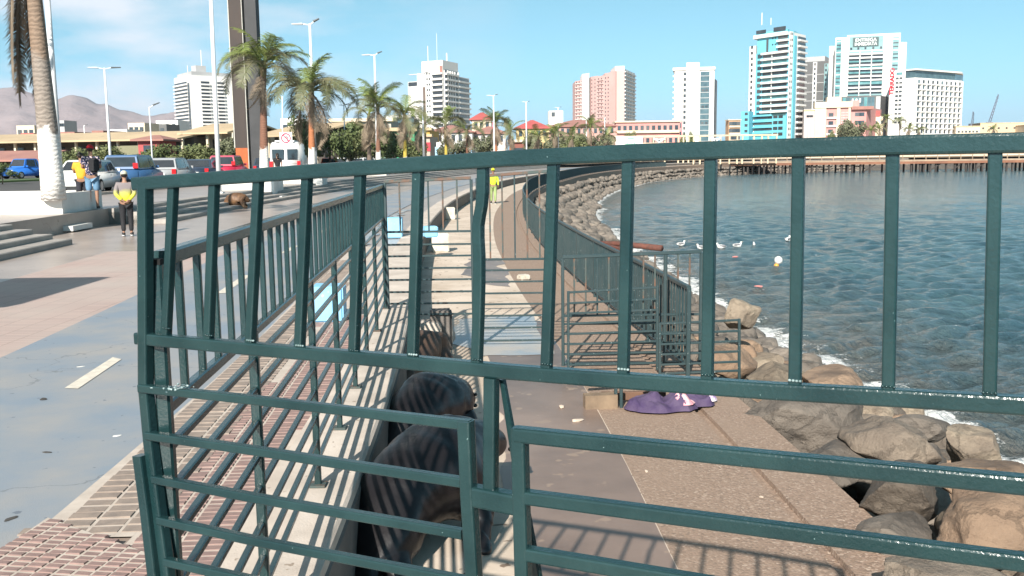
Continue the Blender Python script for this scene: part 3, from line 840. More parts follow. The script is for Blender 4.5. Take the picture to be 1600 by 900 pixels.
s = sA; k = 0; far_b = MB()
while s < sB:
    p = edge(s, FO); p.z = LOW
    q = edge(s+.2, FO)-edge(s, FO); az = math.atan2(q.y, q.x)
    if k % 15 == 0:
        if s < 75:
            o = link('post', post, fr, p-fr.location); o.rotation_euler = (0, 0, az)
        else: far_b.bar(p, p+Z3*FH, .05)
    elif k < 320:
        o = link('baluster', ball, fr, p-fr.location); o.rotation_euler = (0, 0, az)
    else: far_b.bar(p+Z3*.1, p+Z3*FH, .03)
    s += .128; k += 1
tag(part(far_b, 'distant_balusters', PAINT2, fr), None, None, kind='stuff')

# ------------------------------------------------------------------ small things on and beside the walk
WHITEB = mat('chipped white block', (.62, .58, .50), .8, (.45, .40, .33), 5, spots=(.25, .2, .15), spot_scale=18, spot_at=.68)
CYANB = mat('sky blue painted block', (.20, .47, .70), .6, (.26, .52, .72), 3, spots=(.4, .5, .55), spot_scale=14, spot_at=.68)
def cube_seat(label, p, s, m, rz=.0, h=None, group=None):
    h = h or s
    bm = bmesh.new(); bmesh.ops.create_cube(bm, size=1)
    bmesh.ops.scale(bm, vec=(s, s, h), verts=bm.verts); bmesh.ops.translate(bm, vec=(0, 0, h/2), verts=bm.verts)
    bmesh.ops.bevel(bm, geom=bm.edges[:], offset=.02, segments=2, affect='EDGES')
    for v in bm.verts: v.co += v.co.normalized()*mnoise.noise(v.co*9+Vector(p))*.008
    me = bpy.data.meshes.new('seat_block'); bm.to_mesh(me); bm.free(); me.materials.append(m)
    o = link('seat_block', me); o.location = p; o.rotation_euler = (0, 0, rz); return tag(o, label, 'block seat', group)
cube_seat('blue painted cube seat seen through the bars of the kerb railing', at_z(515, 500, 0), .36, CYANB, .05, .40)
cube_seat('bright blue cube seat on the upper pavement behind the rusty crossing railing', at_z(615, 371, 0), .42, CYANB, .04, .46)
cube_seat('small blue block further along the kerb beyond the bright blue cube', at_z(637, 398, 0)+Vector((.1, 4, 0)), .30, CYANB, .3, .25)
for px, py, lab in ((688, 391, 'white block seat nearest on the sunken walk beside the curving wall'), (702, 341, 'second white block seat along the foot of the curving wall'),
                    (719, 316, 'third and smallest white block seat along the curving wall'), (738, 303, 'white block farthest along the curving wall by the yellow worker')):
    cube_seat(lab, at_z(px, py+2, LOW), .42, WHITEB, .1, .46)
cube_seat('stained block seat in the barred shade just inside the crossing railing', at_z(668, 548, LOW), .34, CONC_W, .1, .36)
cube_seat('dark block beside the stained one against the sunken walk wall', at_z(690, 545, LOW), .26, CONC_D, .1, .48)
cube_seat('broken white chunk on the brown walk behind the crossing railing', at_z(818, 437, LOW), .20, WHITEB, .5, .10)

# rusty pipes lying on the rocks
RUST = mat('orange rust', (.15, .052, .034), .85, (.08, .034, .026), 7, bump=.4, bscale=60)
pa, pb = at_d(912, 380, 27.5), at_d(1034, 388, 25.5)
o = MB().tube([pa, pa.lerp(pb, .5)+Vector((0, 0, .05)), pb], [.07, .075, .085], 10).build('rusty_pipe', RUST, None, True); tag(o, 'long rust-red pipe lying across the boulders towards the water', 'pipe')
pa, pb = at_d(905, 377, 27), at_d(985, 392, 24.5)
o = MB().bar(pa, pb, .14, .10).build('rusty_beam', RUST); tag(o, 'rust-red beam lying under the long pipe on the boulders', 'beam')
pa, pb = at_d(918, 388, 25), at_d(955, 395, 24.4)
o = MB().bar(pa, pb, .1, .1).build('rusty_beam', RUST); tag(o, 'short rusty beam end behind the sea railing', 'beam')

# crumpled cloth and timber on the ledge
def cloth(name, c, rx, ry, hgt, m, seed, label, cat='cloth'):
    n = 46; vs = []; fs = []
    for i in range(n):
        for j in range(n):
            u = i/(n-1)*2-1; v = j/(n-1)*2-1
            e = 1 - .25*abs(mnoise.noise(Vector((math.atan2(v, u)*1.3, seed, 0))))
            rr_ = max(abs(u), abs(v)); ang = math.atan2(v, u)
            x = rr_*math.cos(ang)*rx*e; y = rr_*math.sin(ang)*ry*e
            q = Vector((x*7+seed, y*7, seed*.3))
            z = hgt*max(0, 1-rr_**2)*(.45+1.0*abs(mnoise.noise(q*.6))) + (.045*(1-abs(mnoise.noise(q*.9))*2.2) + .03*abs(mnoise.noise(q*2.3)))*(1-rr_**6) + .02
            vs.append((c[0]+x+mnoise.noise(q)*.04, c[1]+y+mnoise.noise(q+Vector((3, 3, 3)))*.04, c[2]+z))
    for i in range(n-1):
        for j in range(n-1):
            fs.append((i*n+j, (i+1)*n+j, (i+1)*n+j+1, i*n+j+1))
    o = MB().add(vs, fs).build(name, m, None, True); return tag(o, label, cat)
PURP = mat('purple fabric', (.042, .024, .075), .9, (.085, .06, .11), 6)
cloth('blanket', at_z(1030, 640, LOW), .34, .20, .16, PURP, 1, 'crumpled purple blanket heaped on the pebble ledge')
cloth('blanket', at_z(1085, 634, LOW), .20, .15, .10, PURP, 5, 'smaller purple cloth lying to the right of the purple heap')
cloth('rag', at_z(1064, 641, LOW)+Z3*.05, .13, .10, .09, mat('pink fabric', (.55, .20, .25), .85, (.62, .42, .42), 16), 9, 'bright pink rag between the two purple cloths')
cloth('rag', at_z(1030, 634, LOW)+Z3*.15, .17, .10, .05, mat('lilac fabric', (.5, .40, .44), .8, (.34, .26, .36), 8), 13, 'pale lilac cloth draped over the purple heap')
cloth('rag', at_z(1108, 628, LOW)+Z3*.0, .08, .06, .08, mat('violet striped fabric', (.3, .2, .42), .8, (.62, .56, .6), 22, mix=(.45, .55)), 17, 'striped violet scrap at the right end of the cloth heap')
TIM = mat('old timber', (.24, .17, .11), .85, (.15, .105, .07), 5)
o = MB().bar(at_z(915, 616, LOW)+Z3*.12, at_z(1012, 610, LOW)+Z3*.13, .04, .05).build('metal_bar', mat('dark iron', (.03, .04, .042), .6)); tag(o, 'dark iron bar lying level behind the purple heap', 'bar')
o = MB().box((-.15, -.06, 0), (.15, .06, .13)).build('timber_block', TIM); o.location = at_z(938, 637, LOW); o.rotation_euler = (0, 0, .1); tag(o, 'tan timber block at the edge of the brown walk under the iron bar', 'block')
o = MB().bar((-.30, 0, .06), (.30, 0, .06), .05, .08).build('plank', mat('brown plank', (.15, .08, .05), .8)); o.location = at_z(990, 628, LOW); tag(o, 'short brown plank behind the purple heap', 'plank')
o = MB().bar((0, 0, 0), (0, 0, .2), .03).bar((.05, 0, 0), (.05, 0, .2), .03).build('bracket', PAINT2); o.location = at_z(962, 637, LOW); tag(o, 'small dark bracket standing between timber block and plank', 'bracket')
# litter
CH = mat('chalky crumb', (.55, .45, .36), .9)
def crumb(px, py, z, r, label, m=CH, flat=.35):
    me = boulder_mesh(int(px), 3, m); o = link('litter', me); o.location = at_z(px, py, z)+Z3*r*flat*.6; o.scale = (r, r*.6, r*flat); o.rotation_euler = (0, 0, px); tag(o, label, 'litter')
crumb(878, 637, LOW, .05, 'pale chip lying on the wet brown walk behind the railing')
crumb(902, 659, LOW, .06, 'pale curved chip on the wet brown walk, nearer than the first')
crumb(1190, 777, LOW, .018, 'tiny white fleck on the pebble ledge')
crumb(1010, 737, LOW, .02, 'small pale pebble on the ledge beside the brown stain')
crumb(126, 573, 0, .035, 'scrap of white paper on the blue lane above the dash', WHITEP, .1)
crumb(183, 681, 0, .03, 'small white scrap low on the blue lane', WHITEP, .1)
crumb(68, 624, 0, .04, 'dark leaf scrap on the blue lane', mat('dark scrap', (.06, .055, .05), .9), .12)
crumb(17, 811, 0, .035, 'dark leaf lying at the left edge of the blue lane', mat('dark scrap', (.06, .055, .05), .9), .12)
crumb(72, 707, 0, .03, 'small dark twig on the lane right of centre', mat('dark scrap', (.06, .055, .05), .9), .12)
# green bottle beside the sea lion
bp_ = at_z(662, 585, LOW)
bt = thing('bottle', 'crushed green plastic bottle lying beside the farther sea lion', 'bottle', bp_)
GRN = mat('green plastic', (.03, .42, .16), .3, (.05, .5, .2), 8)
MB().tube([(-.11, 0, .045), (-.08, 0, .045), (.05, .01, .045), (.09, .01, .045), (.12, .01, .045)], [.03, .042, .044, .022, .016], 10).build('body', GRN, bt, True)
MB().tube([(.12, .01, .045), (.145, .01, .045)], .019, 8).build('cap', GREYW, bt, True)
# ------------------------------------------------------------------ sea lions
FUR_W = mat('wet dark fur', (.010, .0085, .0095), .34, (.006, .005, .006), 3.2, bump=.3, bscale=30, bdist=.005, spec=.5)
FUR_B = mat('brown fur', (.20, .105, .05), .6, (.09, .045, .022), 4, bump=.3, bscale=90, bdist=.006)
NOSE = mat('black nose', (.01, .01, .01), .35)
def sea_lion(label, spine, rad, flips, m, ears):
    """spine from tail to nose in world space; flips = list of (root index, [points], [(w, h)...])"""
    base = Vector((sum(p[0] for p in spine)/len(spine), sum(p[1] for p in spine)/len(spine), min(p[2]-r for p, r in zip(spine, rad))))
    root = thing('sea_lion', label, 'sea lion', base)
    vs = [Vector(p)-base for p in spine]; es = [(i, i+1) for i in range(len(vs)-1)]; rs = [(r, r*.92) for r in rad]
    # start the skin at the pelvis
    for ri, pts, rr_ in flips:
        prev = ri
        for p, r in zip(pts, rr_):
            vs.append(Vector(p)-base); es.append((prev, len(vs)-1)); rs.append(r); prev = len(vs)-1
    me = skin_mesh('body', vs, es, rs, m, 3)
    me.update(); sp = [Vector(p)-base for p in spine]
    for v in me.vertices:
        i = min(range(len(sp)), key=lambda k: (sp[k]-v.co).length); j = min(i+1, len(sp)-1); ax = (sp[j]-sp[max(i-1, 0)]).normalized()
        u = (v.co-sp[0]).dot(ax); q = v.co*3+base
        fold = (math.sin(u*44+mnoise.noise(q)*4)*.5+.5)**3*(.012 if 2 < i < len(sp)-2 else .004)
        v.co += v.normal*(mnoise.noise(v.co*2.6+base)*.035*min(1, rad[i]*4) - fold)
    body = link('body', me, root)
    n = Vector(spine[-1])-base; d = (Vector(spine[-1])-Vector(spine[-2])).normalized()
    mb = MB(); mb.ell(n + d*rad[-1]*.9, (.022, .022, .018), 8, 6); mb.build('nose', NOSE, root, True)
    side = d.cross(Z3).normalized(); hd = Vector(spine[-2])-base
    for sg in (-1, 1):
        mb = MB(); mb.ell(hd + side*sg*rad[-2]*.75 + Z3*rad[-2]*.45 + d*.06, (.014, .014, .014), 8, 6); mb.build('eye', NOSE, root, True)
        mb = MB(); q = hd + side*sg*rad[-2]*.88 + Z3*rad[-2]*.2 - d*.05; mb.tube([q, q+side*sg*.02-d*.03-Z3*.02], [.012, .004], 6); mb.build('ear', m, root, True)
    return root
L_ = LOW
sea_lion('large dark sea lion hunched in barred shade, nearest in the sunken walk',
    [(-.74,5.10,L_+.20),(-.74,5.24,L_+.25),(-.66,5.45,L_+.34),(-.52,5.66,L_+.42),(-.38,5.84,L_+.45),(-.27,6.02,L_+.46),(-.17,6.14,L_+.44),(-.07,6.22,L_+.38)],
    [.17,.25,.31,.335,.30,.205,.125,.08],
    [(0, [(-.62,4.96,L_+.06),(-.50,4.90,L_+.03)], [(.08,.05),(.09,.02)]), (0, [(-.82,4.94,L_+.07),(-.80,4.84,L_+.03)], [(.08,.05),(.09,.02)]),
     (4, [(-.22,5.62,L_+.20),(-.24,5.44,L_+.08),(-.22,5.30,L_+.03)], [(.10,.07),(.09,.04),(.10,.02)]), (4, [(-.58,5.98,L_+.18),(-.62,6.10,L_+.06)], [(.10,.07),(.09,.04)])], FUR_W, None)
sea_lion('second dark sea lion resting farther along the sunken walk behind the largest one',
    [(-.90,6.98,L_+.16),(-.88,7.1,L_+.21),(-.80,7.28,L_+.30),(-.68,7.48,L_+.35),(-.57,7.66,L_+.36),(-.49,7.84,L_+.34),(-.42,7.98,L_+.28),(-.36,8.08,L_+.2)],
    [.14,.21,.27,.29,.25,.18,.115,.07],
    [(0, [(-.86,6.78,L_+.05),(-.8,6.7,L_+.04)], [(.06,.03),(.08,.02)]), (0, [(-.98,6.78,L_+.05),(-.97,6.66,L_+.04)], [(.06,.03),(.08,.02)]),
     (4, [(-.35,7.5,L_+.14),(-.25,7.4,L_+.04)], [(.09,.06),(.09,.025)]), (4, [(-.8,7.8,L_+.14),(-.84,7.9,L_+.05)], [(.09,.06),(.08,.03)])], FUR_W, None)
FUR_M = mat('drying fur', (.10, .06, .04), .55, (.05, .032, .025), 4, bump=.3, bscale=90, bdist=.006)
sea_lion('brown sea lion asleep at the far end of the barred shade by the block seats',
    [(-1.10,9.55,L_+.08),(-1.06,9.75,L_+.18),(-1.02,10.0,L_+.25),(-.98,10.25,L_+.27),(-.93,10.48,L_+.24),(-.88,10.66,L_+.19),(-.84,10.8,L_+.14),(-.80,10.9,L_+.1)],
    [.07,.16,.23,.25,.21,.14,.10,.06],
    [(0, [(-1.04,9.42,L_+.05)], [(.08,.02)]), (0, [(-1.16,9.42,L_+.05)], [(.08,.02)]), (4, [(-.7,10.3,L_+.10),(-.62,10.2,L_+.03)], [(.08,.05),(.08,.02)]), (4, [(-1.12,10.55,L_+.1)], [(.07,.04)])], FUR_M, None)
b0 = at_z(371, 325, 0)
def bl(x, y, z): return (b0.x+x, b0.y+y, z)
sea_lion('brown sea lion sitting hunched on the promenade by the steps',
    [bl(-.42,.1,.10),bl(-.36,.05,.20),bl(-.22,0,.30),bl(-.02,-.02,.36),bl(.16,.0,.38),bl(.30,.02,.36),bl(.40,.04,.30),bl(.47,.05,.22)],
    [.08,.18,.27,.29,.25,.17,.11,.065],
    [(0, [bl(-.5,.0,.04)], [(.08,.03)]), (0, [bl(-.52,.2,.04)], [(.08,.03)]), (4, [bl(.26,-.2,.16),bl(.34,-.26,.05),bl(.46,-.28,.03)], [(.08,.06),(.06,.05),(.08,.02)]), (4, [bl(.22,.22,.15),bl(.3,.26,.04)], [(.08,.06),(.07,.03)])], FUR_B, None)

# ------------------------------------------------------------------ people
SKIN = mat('skin', (.30, .165, .105), .6, (.25, .13, .085), 12)
HAIR = mat('dark hair', (.012, .009, .008), .6)
DARK = mat('black cloth', (.014, .014, .017), .8)
SHOE = mat('dark shoe', (.02, .02, .022), .6)
SOLE = mat('white sole', (.7, .7, .68), .6)
def person(label, loc, heading, hgt, top, legs, shoes, long_sleeve=True, shorts=False, hands='down', hair='short', cap=None, bag=None, walk=0.0):
    k = hgt/1.75; root = thing('person', label, 'person', loc, heading)
    V = []; E = []; Rr = []
    def v(p, r, par=None):
        V.append(Vector(p)*k); Rr.append((r*k, r*k) if not hasattr(r, '__len__') else (r[0]*k, r[1]*k))
        if par is not None: E.append((par, len(V)-1))
        return len(V)-1
    pel = v((0,0,.95), (.15,.115)); wai = v((0,.0,1.10), (.135,.10), pel); che = v((0,-.005,1.30), (.165,.115), wai); nb = v((0,-.01,1.45), (.085,.07), che)
    nk = v((0,0,1.52), .052, nb); jaw = v((0,.03,1.595), (.066,.074), nk); sk = v((0,.012,1.67), (.074,.088), jaw); v((0,.005,1.725), (.05,.06), sk)
    J = {}
    for sg, wk in ((-1, walk), (1, -walk)):
        hp_ = v((sg*.09,0,.87), .088, pel); kn = v((sg*.10,.015+wk*.5,.49), .056, hp_); ca_ = v((sg*.10,-.01+wk*.6,.36), .052, kn); an = v((sg*.10,-.015+wk,.085), .036, ca_)
        he = v((sg*.10,-.03+wk,.045), .035, an); v((sg*.115,.13+wk,.03), (.042,.022), he)
        sh = v((sg*.185,-.01,1.42), .058, che)
        if hands == 'back':
            el = v((sg*.25,-.10,1.16), .042, sh); wr = v((sg*.09,-.155,.985), .028, el); dirn = Vector((-sg*.8, -.1, -.5)).normalized()
        elif hands == 'front':
            el = v((sg*.235,.02,1.16), .042, sh); wr = v((sg*.13,.22,1.16), .028, el); dirn = Vector((-sg*.4, .8, .2)).normalized()
        else:
            el = v((sg*.245,-.02,1.16), .042, sh); wr = v((sg*.255,.05,.93), .028, el); dirn = Vector((0, .15, -1)).normalized()
        J[sg] = (V[sh]/k, V[el]/k, V[wr]/k, V[hp_]/k, V[kn]/k, V[an]/k)
        w0 = V[wr]/k; pm = v(w0+dirn*.055, (.036,.017), wr); sd = dirn.cross(Vector((sg, .3, 0))).normalized()
        for f, ln in enumerate((.062, .075, .082, .075)):          # four unequal bent fingers and a thumb
            a = w0+dirn*.095 + sd*(f-1.5)*.019; p1 = v(a, .0095, pm); p2 = v(a+dirn*ln*.55+Vector((-sg*.006, .008, 0)), .0085, p1); v(a+dirn*ln+Vector((-sg*.018, .018, 0)), .007, p2)
        t1 = v(w0+dirn*.045+sd*.042, .010, pm); v(w0+dirn*.085+sd*.058, .008, t1)
    body = link('body', skin_mesh('body', V, E, Rr, SKIN, 2), root)
    def shell(name, pts, eds, rads, m):
        return link(name, skin_mesh(name, [Vector(p)*k for p in pts], eds, [(r[0]*k, r[1]*k) for r in rads], m, 2), root)
    P = [(0,0,.90),(0,0,1.08),(0,-.005,1.30),(0,-.008,1.44)]; ed = [(0,1),(1,2),(2,3)]; rd = [(.18,.145),(.165,.13),(.19,.138),(.10,.085)]
    for sg in (-1, 1):
        s_, e_, w_ = J[sg][:3]; i = len(P); P.append(s_); ed.append((2, i)); rd.append((.076,.076))
        P.append(e_ if long_sleeve else s_.lerp(e_, .75)); ed.append((i, i+1)); rd.append((.062,.062) if long_sleeve else (.075,.075))
        if long_sleeve: P.append(w_); ed.append((i+1, i+2)); rd.append((.046,.046))
    shell('jacket' if long_sleeve else 'shirt', P, ed, rd, top)
    P = [(0,0,.97)]; ed = []; rd = [(.175,.14)]
    for sg in (-1, 1):
        h_, n_, a_ = J[sg][3:]; i = len(P); P.append(h_); ed.append((0, i)); rd.append((.112,.112)); P.append(n_); ed.append((i, i+1)); rd.append((.088,.088) if shorts else (.076,.076))
        if not shorts: P.append(a_+Vector((0,0,.02))); ed.append((i+1, i+2)); rd.append((.062,.062))
    shell('shorts' if shorts else 'trousers', P, ed, rd, legs)
    for sg in (-1, 1):
        a_ = J[sg][5]; mb = MB(); mb.ell(Vector((sg*.108, a_.y+.07, .055))*k, (.05*k, .145*k, .055*k), 10, 6); o = mb.build('shoe', shoes, root, True)
        mb = MB(); mb.prism([((sg*.108+.05*math.cos(t))*k, (a_.y+.07+.145*math.sin(t))*k) for t in [i*math.pi/6 for i in range(12)]], .0, .022*k); mb.build('sole', SOLE, o)
    mb = MB()
    mb.ell(Vector((0, -.012, 1.685))*k, (.086*k, .104*k, .092*k), 14, 8)
    if hair == 'long': mb.tube([Vector(p)*k for p in ((0,-.07,1.70),(0,-.10,1.58),(0,-.10,1.42))], [.07*k, .075*k, .03*k], 10)
    if hair == 'bun': mb.ell(Vector((0, -.10, 1.76))*k, (.05*k, .05*k, .05*k), 10, 6)
    hr = mb.build('hair', HAIR, root, True)
    f = MB(); f.tube([Vector((0,.10,1.655))*k, Vector((0,.125,1.635))*k], [.012*k, .016*k], 6); f.build('nose', SKIN, root, True)
    for sg in (-1, 1):
        f = MB(); f.ell(Vector((sg*.032,.098,1.668))*k, (.012*k, .008*k, .008*k), 8, 5); f.build('eye', NOSE, root, True)
        f = MB(); f.ell(Vector((sg*.082,.0,1.655))*k, (.012*k, .022*k, .032*k), 8, 6); f.build('ear', SKIN, root, True)
    if cap:
        mb = MB(); mb.ell(Vector((0, -.005, 1.705))*k, (.093*k, .112*k, .088*k), 14, 8); c_ = mb.build('cap', cap, root, True)
        mb = MB(); mb.bar(Vector((0, .09, 1.715))*k, Vector((0, .19, 1.70))*k, .15*k, .014*k, (1, 0, 0)); mb.build('visor', cap, c_)
    if bag:
        bm = bmesh.new(); bmesh.ops.create_cube(bm, size=1); bmesh.ops.scale(bm, vec=(.27*k, .15*k, .40*k), verts=bm.verts); bmesh.ops.bevel(bm, geom=bm.edges[:], offset=.05*k, segments=3, affect='EDGES')
        me = bpy.data.meshes.new('bag'); bm.to_mesh(me); bm.free(); me.materials.append(bag)
        link('backpack', me, root, (.10*k, -.20*k, 1.22*k))
    return root
def ombre():
    m = bpy.data.materials.new('grey to yellow dyed cloth'); m.use_nodes = True; nt = m.node_tree; N, L = nt.nodes.new, nt.links.new
    b = nt.nodes['Principled BSDF']; b.inputs['Roughness'].default_value = .85
    t = N('ShaderNodeTexCoord'); s_ = N('ShaderNodeSeparateXYZ'); L(t.outputs['Object'], s_.inputs[0])
    n = N('ShaderNodeTexNoise'); n.inputs['Scale'].default_value = 7; L(t.outputs['Object'], n.inputs['Vector'])
    a = N('ShaderNodeMath'); a.operation = 'MULTIPLY_ADD'; L(n.outputs['Fac'], a.inputs[0]); a.inputs[1].default_value = .16; L(s_.outputs['Z'], a.inputs[2])
    r = N('ShaderNodeMapRange'); r.inputs['From Min'].default_value = 1.02; r.inputs['From Max'].default_value = 1.22; L(a.outputs[0], r.inputs['Value'])
    mx = N('ShaderNodeMix'); mx.data_type = 'RGBA'; L(r.outputs[0], mx.inputs[0]); mx.inputs[6].default_value = (.62, .60, .04, 1); mx.inputs[7].default_value = (.20, .17, .17, 1)
    L(mx.outputs[2], b.inputs['Base Color']); return m
KIDCAP = mat('pale cap', (.55, .55, .42), .8)
person('person in a grey and yellow jacket standing at the foot of the steps', at_z(200, 368, 0), R(20), 1.55, ombre(), DARK, SHOE, True, False, 'back', 'short', KIDCAP)
PATT = mat('dark patterned shirt', (.018, .022, .06), .8, (.03, .03, .08), 8, spots=(.62, .50, .5), spot_scale=22, spot_at=.55)
DENIM = mat('blue denim', (.10, .20, .32), .85, (.14, .26, .38), 20)
pm_ = at_d(141, 240, 27.6)
person('person in a red cap, dotted shirt and denim shorts behind the planter', (pm_.x, pm_.y, TOP), R(15), 1.80, PATT, DENIM, SHOE, False, True, 'front', 'short', mat('red cap', (.55, .012, .02), .8), DARK)
YEL = mat('yellow orange shirt', (.72, .36, .03), .85, (.6, .3, .03), 8)
pm_ = at_d(125, 240, 27.9)
person('person in a yellow orange shirt with tied dark hair behind the planter', (pm_.x, pm_.y, TOP), R(10), 1.60, YEL, mat('charcoal shorts', (.03, .03, .04), .9), SHOE, False, True, 'front', 'bun')
HIVIS = mat('hi-vis yellow', (.55, .78, .03), .8, (.5, .7, .03), 6)
pm_ = at_z(771, 318, LOW)
person('person in hi-vis yellow top and helmet on the distant sea walk', pm_, R(180), 1.72, HIVIS, mat('pale green trousers', (.28, .36, .14), .85), SHOE, True, False, 'down', 'short', mat('yellow helmet', (.75, .8, .02), .5), None, .12)
pm_ = at_d(433, 240, 57)
person('person in a black vest near the back of the white van', (pm_.x, pm_.y, TOP), R(30), 1.72, DARK, mat('grey jeans', (.12, .13, .16), .85), SHOE, False, False, 'down', 'long')

# ------------------------------------------------------------------ gulls and float on the water
WFEATH = mat('white feathers', (.78, .77, .74), .8, (.6, .59, .57), 20)
GFEATH = mat('grey wing', (.2, .2, .21), .8)
BEAK = mat('yellow beak', (.6, .35, .04), .5)
def gull(px, py, label, sz=.34, rz=0.0):
    p = at_z(px, py, SEA); root = thing('gull', label, 'gull', p, rz, None)
    mb = MB(); mb.tube([(-.5*sz,0,.20*sz),(-.36*sz,0,.2*sz),(0,0,.16*sz),(.28*sz,0,.2*sz),(.38*sz,0,.36*sz),(.42*sz,0,.5*sz),(.5*sz,0,.52*sz)], [.03*sz,.13*sz,.24*sz,.19*sz,.09*sz,.10*sz,.03*sz], 10); mb.build('body', WFEATH, root, True)
    for sg in (-1, 1):
        mb = MB(); mb.ell((-.1*sz, sg*.17*sz, .26*sz), (.36*sz, .09*sz, .11*sz), 10, 6); mb.build('wing', GFEATH, root, True)
    mb = MB(); mb.tube([(.5*sz,0,.52*sz),(.62*sz,0,.49*sz)], [.028*sz,.008*sz], 6); mb.build('beak', BEAK, root)
for px, py, lab, sz, rz in ((1064, 384, 'gull afloat left of the tall bars, between rusty pipe and open water', .5, .4), (1095, 389, 'dark gull half hidden by a railing bar, right of the first gull', .45, 2.5),
                         (1127, 388, 'long low gull just right of the bar, middle of the floating row', .5, 3.0), (1152, 386, 'bright gull at the right end of the floating row', .5, .2),
                         (1231, 377, 'gull beside the bar to the right of the floating row, farthest out', .55, .9), (1178, 384, 'small gull alone between the row and the outermost gull', .35, 1.4)):
    gull(px, py, lab, sz, rz)
p = at_z(1216, 418, SEA); fl = thing('float', 'white ball float with an orange base bobbing beside a railing bar', 'float', p)
mb = MB(); mb.ell((0, 0, .30), (.17, .17, .17), 14, 10); mb.build('ball', mat('white float plastic', (.75, .74, .70), .5), fl, True)
mb = MB(); mb.ell((-.08, 0, .07), (.11, .11, .11), 12, 8); mb.build('base', mat('orange float', (.7, .32, .05), .5), fl, True)
for px, py, lab in ((1148, 404, 'pink plastic scrap floating below the row of gulls'), (1186, 451, 'reddish scrap floating near the surf')):
    me = boulder_mesh(int(px), 2, mat('pink plastic', (.55, .22, .2), .5)); o = link('litter', me); o.location = at_z(px, py, SEA)+Z3*.08; o.scale = (.16, .1, .06); tag(o, lab, 'litter')
# ------------------------------------------------------------------ planters
PLW = mat('white planter paint', (.70, .68, .64), .75, (.60, .57, .53), 1.2, spots=(.35, .31, .27), spot_scale=5, spot_at=.72)
def planter(label, corner, size, ztop, slab=True, group=None):
    """corner = its near seaward foot; runs inland (-X) and away (+Y)"""
    root = thing('planter', label, 'planter', (corner.x, corner.y, .1), R(4), group)
    s = size; h = ztop-.1; t = .16
    mb = MB(); mb.box((-s, 0, 0), (0, t, h)); mb.box((-s, s-t, 0), (0, s, h)); mb.box((-s, t, 0), (-s+t, s-t, h)); mb.box((-t, t, 0), (0, s-t, h)); mb.build('wall', PLW, root)
    MB().box((-s+t, t, 0), (-t, s-t, h-.12)).build('soil', mat('planter soil', (.12, .085, .06), .95), root)
    if slab: MB().box((-s*.6, -.5, -.08), (.42, -.004, .05)).box((.004, .0, -.08), (.42, .9, .05)).build('foot_slab', PLW, root)
    return root
pl_pts = [(100, 357, 3.0, .98, 'large white planter holding the leaning palm at the left, shaded side towards the sea'),
          (429, 309, 2.6, .95, 'white planter seen between railing bars, second along the steps'),
          (504, 297, 2.4, .95, 'white planter third along the steps, right of the second'),
          (604, 281.5, 2.4, .95, 'small distant white planter above the end of the kerb railing')]
PLT = []
for px, py, sz, zt, lab in pl_pts:
    c = at_z(px, py, .06); planter(lab, c, sz, zt); PLT.append((c, sz))

# ------------------------------------------------------------------ palms
FGREEN = mat('palm leaf', (.09, .135, .028), .6, (.17, .185, .045), 1.6, mix=(.3, .7), coords='object')
FDARK = mat('dusty palm leaf', (.10, .115, .05), .6, (.17, .155, .085), 1.6, coords='object')
FDEAD = mat('dead palm leaf', (.24, .185, .13), .85, (.13, .10, .07), 2, coords='object')
def trunk_mat(name, white_to, mid, top, ring=9.0, mid_to=None):
    """painted foot, ringed bark above; bands by height in the trunk's own space"""
    m = bpy.data.materials.new(name); m.use_nodes = True; nt = m.node_tree; N, L = nt.nodes.new, nt.links.new
    b = nt.nodes['Principled BSDF']; b.inputs['Roughness'].default_value = .85
    t = N('ShaderNodeTexCoord'); s_ = N('ShaderNodeSeparateXYZ'); L(t.outputs['Object'], s_.inputs[0])
    n = N('ShaderNodeTexNoise'); n.inputs['Scale'].default_value = 3.2; n.inputs['Detail'].default_value = 6; L(t.outputs['Object'], n.inputs['Vector'])
    a = N('ShaderNodeMath'); a.operation = 'MULTIPLY_ADD'; L(n.outputs['Fac'], a.inputs[0]); a.inputs[1].default_value = 1.1; L(s_.outputs['Z'], a.inputs[2])
    w = N('ShaderNodeTexWave'); w.bands_direction = 'Z'; w.inputs['Scale'].default_value = ring/6.28*1.9; w.inputs['Distortion'].default_value = 6; w.inputs['Detail'].default_value = 6; w.inputs['Detail Scale'].default_value = 2.5; L(t.outputs['Object'], w.inputs['Vector'])
    def mixc(f, c1, c2):
        q = N('ShaderNodeMix'); q.data_type = 'RGBA'
        if hasattr(f, 'node'): L(f, q.inputs[0])
        else: q.inputs[0].default_value = f
        for i, c in ((6, c1), (7, c2)):
            if hasattr(c, 'node'): L(c, q.inputs[i])
            else: q.inputs[i].default_value = (*c, 1)
        return q.outputs[2]
    def mr(x, lo, hi):
        q = N('ShaderNodeMapRange'); q.inputs['From Min'].default_value = lo; q.inputs['From Max'].default_value = hi; L(x, q.inputs['Value']); return q.outputs[0]
    bark = mixc(w.outputs['Fac'], mid, tuple(x*.72 for x in mid))
    upper = mixc(w.outputs['Fac'], top, tuple(x*.72 for x in top))
    wh = mixc(mr(w.outputs['Fac'], .0, .35), (.58, .545, .51), (.70, .67, .63))
    c = mixc(mr(a.outputs[0], white_to+.5, white_to+.62), wh, bark)
    c = mixc(mr(a.outputs[0], (mid_to or 99)+.4, (mid_to or 99)+.7), c, upper)
    L(c, b.inputs['Base Color'])
    bp = N('ShaderNodeBump'); bp.inputs['Strength'].default_value = .45; bp.inputs['Distance'].default_value = .02; L(w.outputs['Fac'], bp.inputs['Height']); L(bp.outputs[0], b.inputs['Normal'])
    return m
